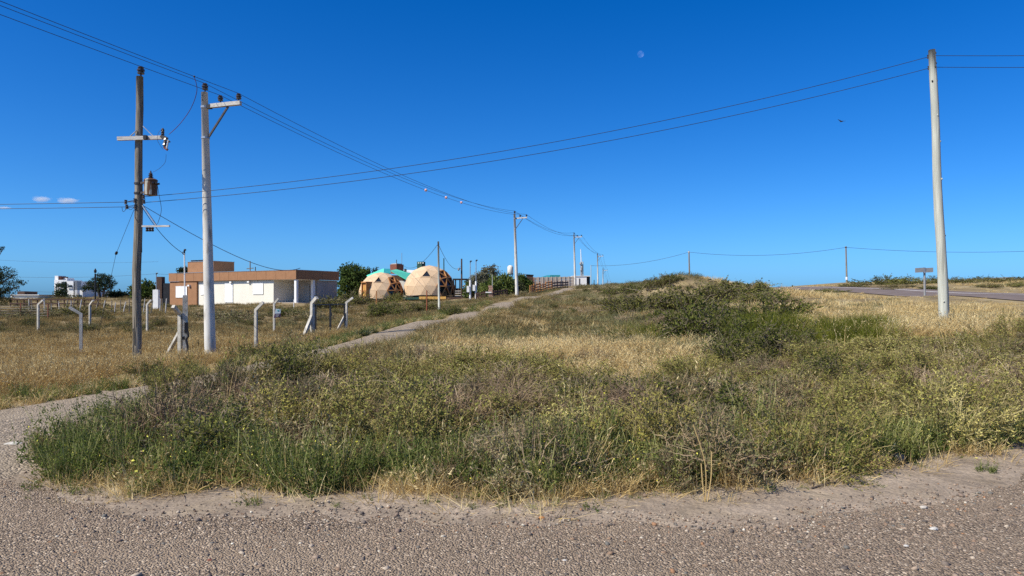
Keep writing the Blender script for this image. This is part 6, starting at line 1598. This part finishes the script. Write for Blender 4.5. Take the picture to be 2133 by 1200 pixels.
tree('dark pine at the left edge of the picture', b_, [([b_ - Vector((0, 0, .3)), P(-15, 610, 72), P(-20, 570, 72)], .28, .12), ([P(-14, 615, 72), P(15, 605, 72), P(40, 596, 72)], .1, .04), ([P(-15, 600, 72), P(10, 585, 72), P(28, 572, 72)], .1, .04), ([P(-18, 575, 72), P(-8, 545, 72), P(6, 519, 72)], .06, .03)],
     tb(72, (-22, 580, 28, 20), (8, 562, 16, 5), (24, 566, 10, 4), (14, 574, 18, 6), (30, 578, 9, 5), (34, 588, 16, 5), (47, 589, 9, 3.5), (12, 590, 18, 6), (24, 600, 18, 5), (2, 606, 20, 7), (18, 614, 12, 5), (-14, 612, 22, 12), (8, 625, 16, 7), (5, 517, 3.5, 1.8), (0, 521, 4, 2), (-40, 560, 14, 14)), 2400, .14, 'pine', 'pine_tree', 'pine tree', 5)
b_ = gp(208, 108)
tree('windswept dark tree beside the villa, leaning right', b_, [([b_ - Vector((0, 0, .3)), P(206, 606, 108), P(204, 592, 108), P(212, 580, 108)], .24, .1), ([P(214, 619, 108), P(217, 605, 108), P(220, 590, 108)], .2, .08), ([P(205, 603, 108), P(196, 596, 108), P(185, 595, 108)], .1, .05), ([P(212, 608, 108), P(224, 600, 108), P(234, 594, 108)], .1, .05)],
     tb(108, (210, 574, 10, 3.5), (224, 578, 11, 4), (203, 582, 12, 4), (218, 586, 14, 4), (232, 587, 9, 3.5), (190, 590, 11, 4), (206, 593, 13, 4), (226, 594, 12, 3.5), (240, 592, 5, 2.5), (178, 598, 9, 4), (193, 600, 12, 4), (212, 601, 10, 3.5), (176, 604, 6, 3), (202, 606, 10, 3), (229, 600, 8, 2.5)), 1900, .17, 'pine', seed=6)
b_ = gp(736, 97)
tree('full rounded dark green tree right of the brown house', b_, [([b_ - Vector((0, 0, .3)), P(735, 610, 97), P(734, 585, 97)], .22, .1), ([P(735, 605, 97), P(722, 588, 97)], .1, .05), ([P(736, 600, 97), P(752, 580, 97)], .1, .05)],
     tb(97, (722, 567, 17, 14), (738, 572, 20, 18), (728, 592, 23, 20), (752, 590, 15, 18), (718, 612, 15, 15), (742, 612, 18, 14), (756, 573, 9, 9), (760, 566, 5, 7)), 2600, .30, 'poplar', seed=7)
for k, (px, yt, hw, lab) in enumerate(((766, 561, 4, 'thin dark treetop left of the mint roof'), (781, 562, 4, 'second thin dark treetop above the mint roof'))):
    b_ = gp(px, 125); tree(lab, b_, [([b_, P(px, yt + 10, 125)], .12, .05)], tb(125, (px, yt + 6, hw, 8), (px + 1, yt + 18, hw + 3, 12)), 260, .33, 'pine', 'conifer', 'tree', 20 + k)
b_ = gp(381, 122); tree('dark treetop showing left of the house tower', b_, [([b_, P(381, 570, 122)], .2, .1)], tb(122, (379, 565, 9, 6), (388, 564, 7, 7), (384, 580, 12, 12)), 500, .36, 'pine', seed=31)
b_ = gp(470, 122); tree('dark treetops showing right of the house tower', b_, [([b_, P(468, 572, 122)], .2, .1)], tb(122, (466, 561, 6, 5), (474, 564, 8, 4), (470, 577, 12, 12)), 450, .36, 'pine', seed=32)
b_ = gp(285, 100); tree('shadowy tree behind the wooden transformer pole', b_, [([b_, P(288, 606, 100)], .2, .1)], tb(100, (278, 604, 7, 9), (305, 598, 17, 10), (318, 608, 14, 12), (296, 612, 16, 11), (283, 614, 9, 8), (335, 612, 14, 8)), 1000, .32, 'poplar', seed=33)
b_ = gp(245, 110); tree('low spreading dark bush right of the windswept tree', b_, [([b_, P(240, 614, 110)], .1, .05)], tb(110, (228, 612, 10, 4), (242, 613, 14, 5), (262, 615, 13, 4), (250, 617, 22, 4)), 500, .3, 'pine', 'bush', 'bush', 34)
b_ = gp(130, 111); tree('sparse bush before the glazed wing of the villa, imitating its dark reflection', b_, [([b_, P(131, 612, 111)], .1, .04)], tb(111, (128, 614, 11, 7), (136, 600, 4, 12), (120, 608, 6, 11), (128, 594, 9, 5), (146, 618, 7, 4), (160, 619, 10, 3)), 330, .26, 'pine', 'bush', 'bush', 35)  # tall sparse leaves imitate the blotchy dark reflection on the glazing
b_ = gp(1030, 88); tree('grey feathery tamarisk above the dark pallet fence', b_, [([b_, P(1030, 600, 88)], .15, .06), ([P(1028, 605, 88), P(1010, 575, 88)], .06, .03), ([P(1030, 605, 88), P(1022, 565, 88)], .06, .03)], tb(88, (1015, 568, 14, 12), (1026, 561, 10, 8), (999, 578, 12, 11), (1034, 574, 9, 8), (988, 590, 12, 14), (1008, 590, 18, 13)), 1100, .24, 'tamarisk', seed=36)
b_ = gp(985, 90); tree('dark shrub mass behind the two service masts', b_, [([b_, P(985, 612, 90)], .12, .06)], tb(90, (984, 598, 16, 16), (975, 612, 10, 12), (998, 604, 14, 14)), 800, .26, 'poplar', 'bush', 'bush', 37)
b_ = gp(1042, 80); tree('large green bush between the brick pillar and the second white pole', b_, [([b_, P(1040, 612, 80)], .12, .06), ([P(1046, 628, 80), P(1048, 608, 80)], .08, .05), ([P(1056, 628, 80), P(1054, 605, 80)], .08, .05)], tb(80, (1012, 606, 14, 14), (1034, 592, 18, 15), (1054, 588, 14, 14), (1048, 606, 16, 12), (1024, 612, 16, 10), (1063, 598, 12, 14), (1050, 577, 9, 6)), 2000, .23, 'poplar', 'bush', 'bush', 38)
b_ = gp(1068, 81); tree('dark green bush directly behind the second white pole', b_, [([b_, P(1068, 612, 81)], .1, .05)], tb(81, (1066, 612, 12, 14), (1064, 626, 10, 8), (1080, 602, 12, 14)), 700, .24, 'pine', 'bush', 'bush', 39)
b_ = gp(1092, 83); tree('tall green bush right of the second white pole', b_, [([b_, P(1092, 612, 83)], .12, .06), ([P(1098, 620, 83), P(1097, 600, 83)], .08, .05)], tb(83, (1088, 588, 13, 13), (1100, 598, 11, 14), (1092, 606, 14, 12), (1082, 578, 7, 6), (1100, 615, 8, 8), (1086, 618, 9, 7)), 1300, .23, 'poplar', 'bush', 'bush', 40)

# ------------------------------------------------------------------ loose stones
st = []
def stone_mat():
    m, n, b = new_mat('stone'); b.inputs['Roughness'].default_value = .75; b.inputs['Specular IOR Level'].default_value = .2
    oi = n.nodes.new('ShaderNodeObjectInfo'); r = n.nodes.new('ShaderNodeValToRGB'); r.color_ramp.interpolation = 'CONSTANT'; e = r.color_ramp.elements
    cols = [(0, (.10, .085, .08)), (.14, (.20, .15, .125)), (.30, (.26, .20, .165)), (.44, (.16, .13, .115)), (.56, (.31, .24, .195)), (.68, (.22, .15, .11)), (.77, (.13, .125, .12)), (.84, (.38, .32, .27)), (.92, (.27, .15, .09)), (.955, (.44, .40, .35)), (.993, (.60, .57, .52))]
    cols = [(p_, (c_[0] * 1.04, c_[1], c_[2] * .88)) for p_, c_ in cols]
    e[0].position, e[0].color = 0, (*cols[0][1], 1); e[1].position, e[1].color = cols[1][0], (*cols[1][1], 1)
    for p_, c_ in cols[2:]:
        k = e.new(p_); k.color = (*c_, 1)
    n.links.new(oi.outputs['Random'], r.inputs['Fac'])
    n.links.new(r.outputs[0], b.inputs['Base Color']); return m
SM = stone_mat(); vs, fs = icosph(1); vs = np.array(vs); PROTO['stone'] = []
for i in range(7):
    v = vs * RS.uniform(.75, 1.2, (len(vs), 1)); v = v * np.array([1, RS.uniform(.65, .95), RS.uniform(.42, .7)])
    me = np_mesh('stone', v, np.array(fs), SM, smooth=False); PROTO['stone'].append(me)
r_ = np.random.RandomState(301); n = 105000
px = r_.uniform(-120, 2250, n); Yg = 3.85 * (8.2 / 3.85) ** (r_.uniform(0, 1, n) ** 1.15); X0 = (px - HX) / F * Yg
gl = gravel_y(X0); u = (gl - Yg) / .5
ok = r_.uniform(0, 1, n) < np.clip(u + .45, .03, 1) * np.clip(.66 + .5 * vnoise(X0 * .5, Yg * 1.6, 1.3, 51), .1, 1) + .02 * (Yg < front_y(X0))
X0, Yg = X0[ok], Yg[ok]; sz = .0056 * np.exp(r_.normal(0, .46, len(X0))) + .010 * (r_.uniform(0, 1, len(X0)) < .006) * r_.uniform(.4, 1.6, len(X0))
scatter('gravel', ['stone'], X0, Yg, sz, 'loose brown, grey and white stones on the gravel road', 'gravel', 303, tilt=.3, sink=-.45)
# a few bigger stones one can pick out; the last blob stands for pale sand
for k, (px, py, wpx, lab) in enumerate([(1945, 1105, 17, 'long white stone in the right foreground gravel'), (1887, 1140, 12, 'white pebble low in the right foreground gravel'), (1176, 1170, 11, 'white pebble at the lower middle of the gravel'), (1128, 1081, 13, 'orange brown stone below the lone green weed'), (1924, 1060, 16, 'pale flat stone on the right gravel near the sand'), (438, 1170, 14, 'reddish stone on the left gravel'), (28, 932, 40, 'flat pale sand patch at the left end of the thicket')]):
    Yk = EYE * F / (py - HY); p = P(px, py, Yk); r0 = wpx / F * Yk * .5
    rr = random.Random(k); col = [M['white_stone'], M['white_stone'], M['white_stone'], M['orange_wood'], M['pale_stone'], M['brick_red'], M['post_concrete']][k]
    tag(MB().blob((p.x, p.y, r0 * .35), (r0, r0 * .7, r0 * (.5 if k < 6 else .22)), rng=rr, jit=.12, lv=2).build('pebble' if k < 6 else 'sand_patch', col), lab, 'stone')

# ------------------------------------------------------------------ two small clouds over the left horizon
cm = bpy.data.materials.new('cloud'); cm.use_nodes = True; n = cm.node_tree; n.nodes.clear()
out = n.nodes.new('ShaderNodeOutputMaterial'); pv = n.nodes.new('ShaderNodeVolumePrincipled'); pv.inputs['Color'].default_value = (.95, .95, .95, 1); pv.inputs['Anisotropy'].default_value = .2
tc0 = n.nodes.new('ShaderNodeTexCoord'); vl_ = n.nodes.new('ShaderNodeVectorMath'); vl_.operation = 'LENGTH'
n.links.new(tc0.outputs['Object'], vl_.inputs[0])
n1 = n.nodes.new('ShaderNodeTexNoise'); n1.inputs['Scale'].default_value = 2.2; n1.inputs['Detail'].default_value = 5; n.links.new(tc0.outputs['Object'], n1.inputs['Vector'])
m1 = n.nodes.new('ShaderNodeMath'); m1.operation = 'MULTIPLY_ADD'; m1.inputs[1].default_value = -1.15; m1.inputs[2].default_value = .42; n.links.new(vl_.outputs['Value'], m1.inputs[0])
m2 = n.nodes.new('ShaderNodeMath'); m2.operation = 'ADD'; n.links.new(m1.outputs[0], m2.inputs[0]); n.links.new(n1.outputs['Fac'], m2.inputs[1])
m3 = n.nodes.new('ShaderNodeMath'); m3.operation = 'MULTIPLY'; m3.inputs[1].default_value = .055; m3.use_clamp = True; n.links.new(m2.outputs[0], m3.inputs[0])
n.links.new(m3.outputs[0], pv.inputs['Density']); n.links.new(pv.outputs[0], out.inputs['Volume'])
for px, py, rx, ry, lab in ((86, 415, 26, 9, 'small white cloud, left of the pair over the left field'), (140, 418, 30, 9, 'small white cloud, right of the pair nearer the wooden pole'), (8, 433, 20, 4, 'faint cloud wisp at the left edge')):
    q = MB().blob((0, 0, 0), 1, lv=3).build('cloud', cm); Yc = 2600
    q.location = P(px, py, Yc); q.scale = (rx / F * Yc, rx * .6 / F * Yc, ry / F * Yc); tag(q, lab, 'cloud', 'small clouds on the left')
print('scattered', NP[0], 'thicket plants', cnt)
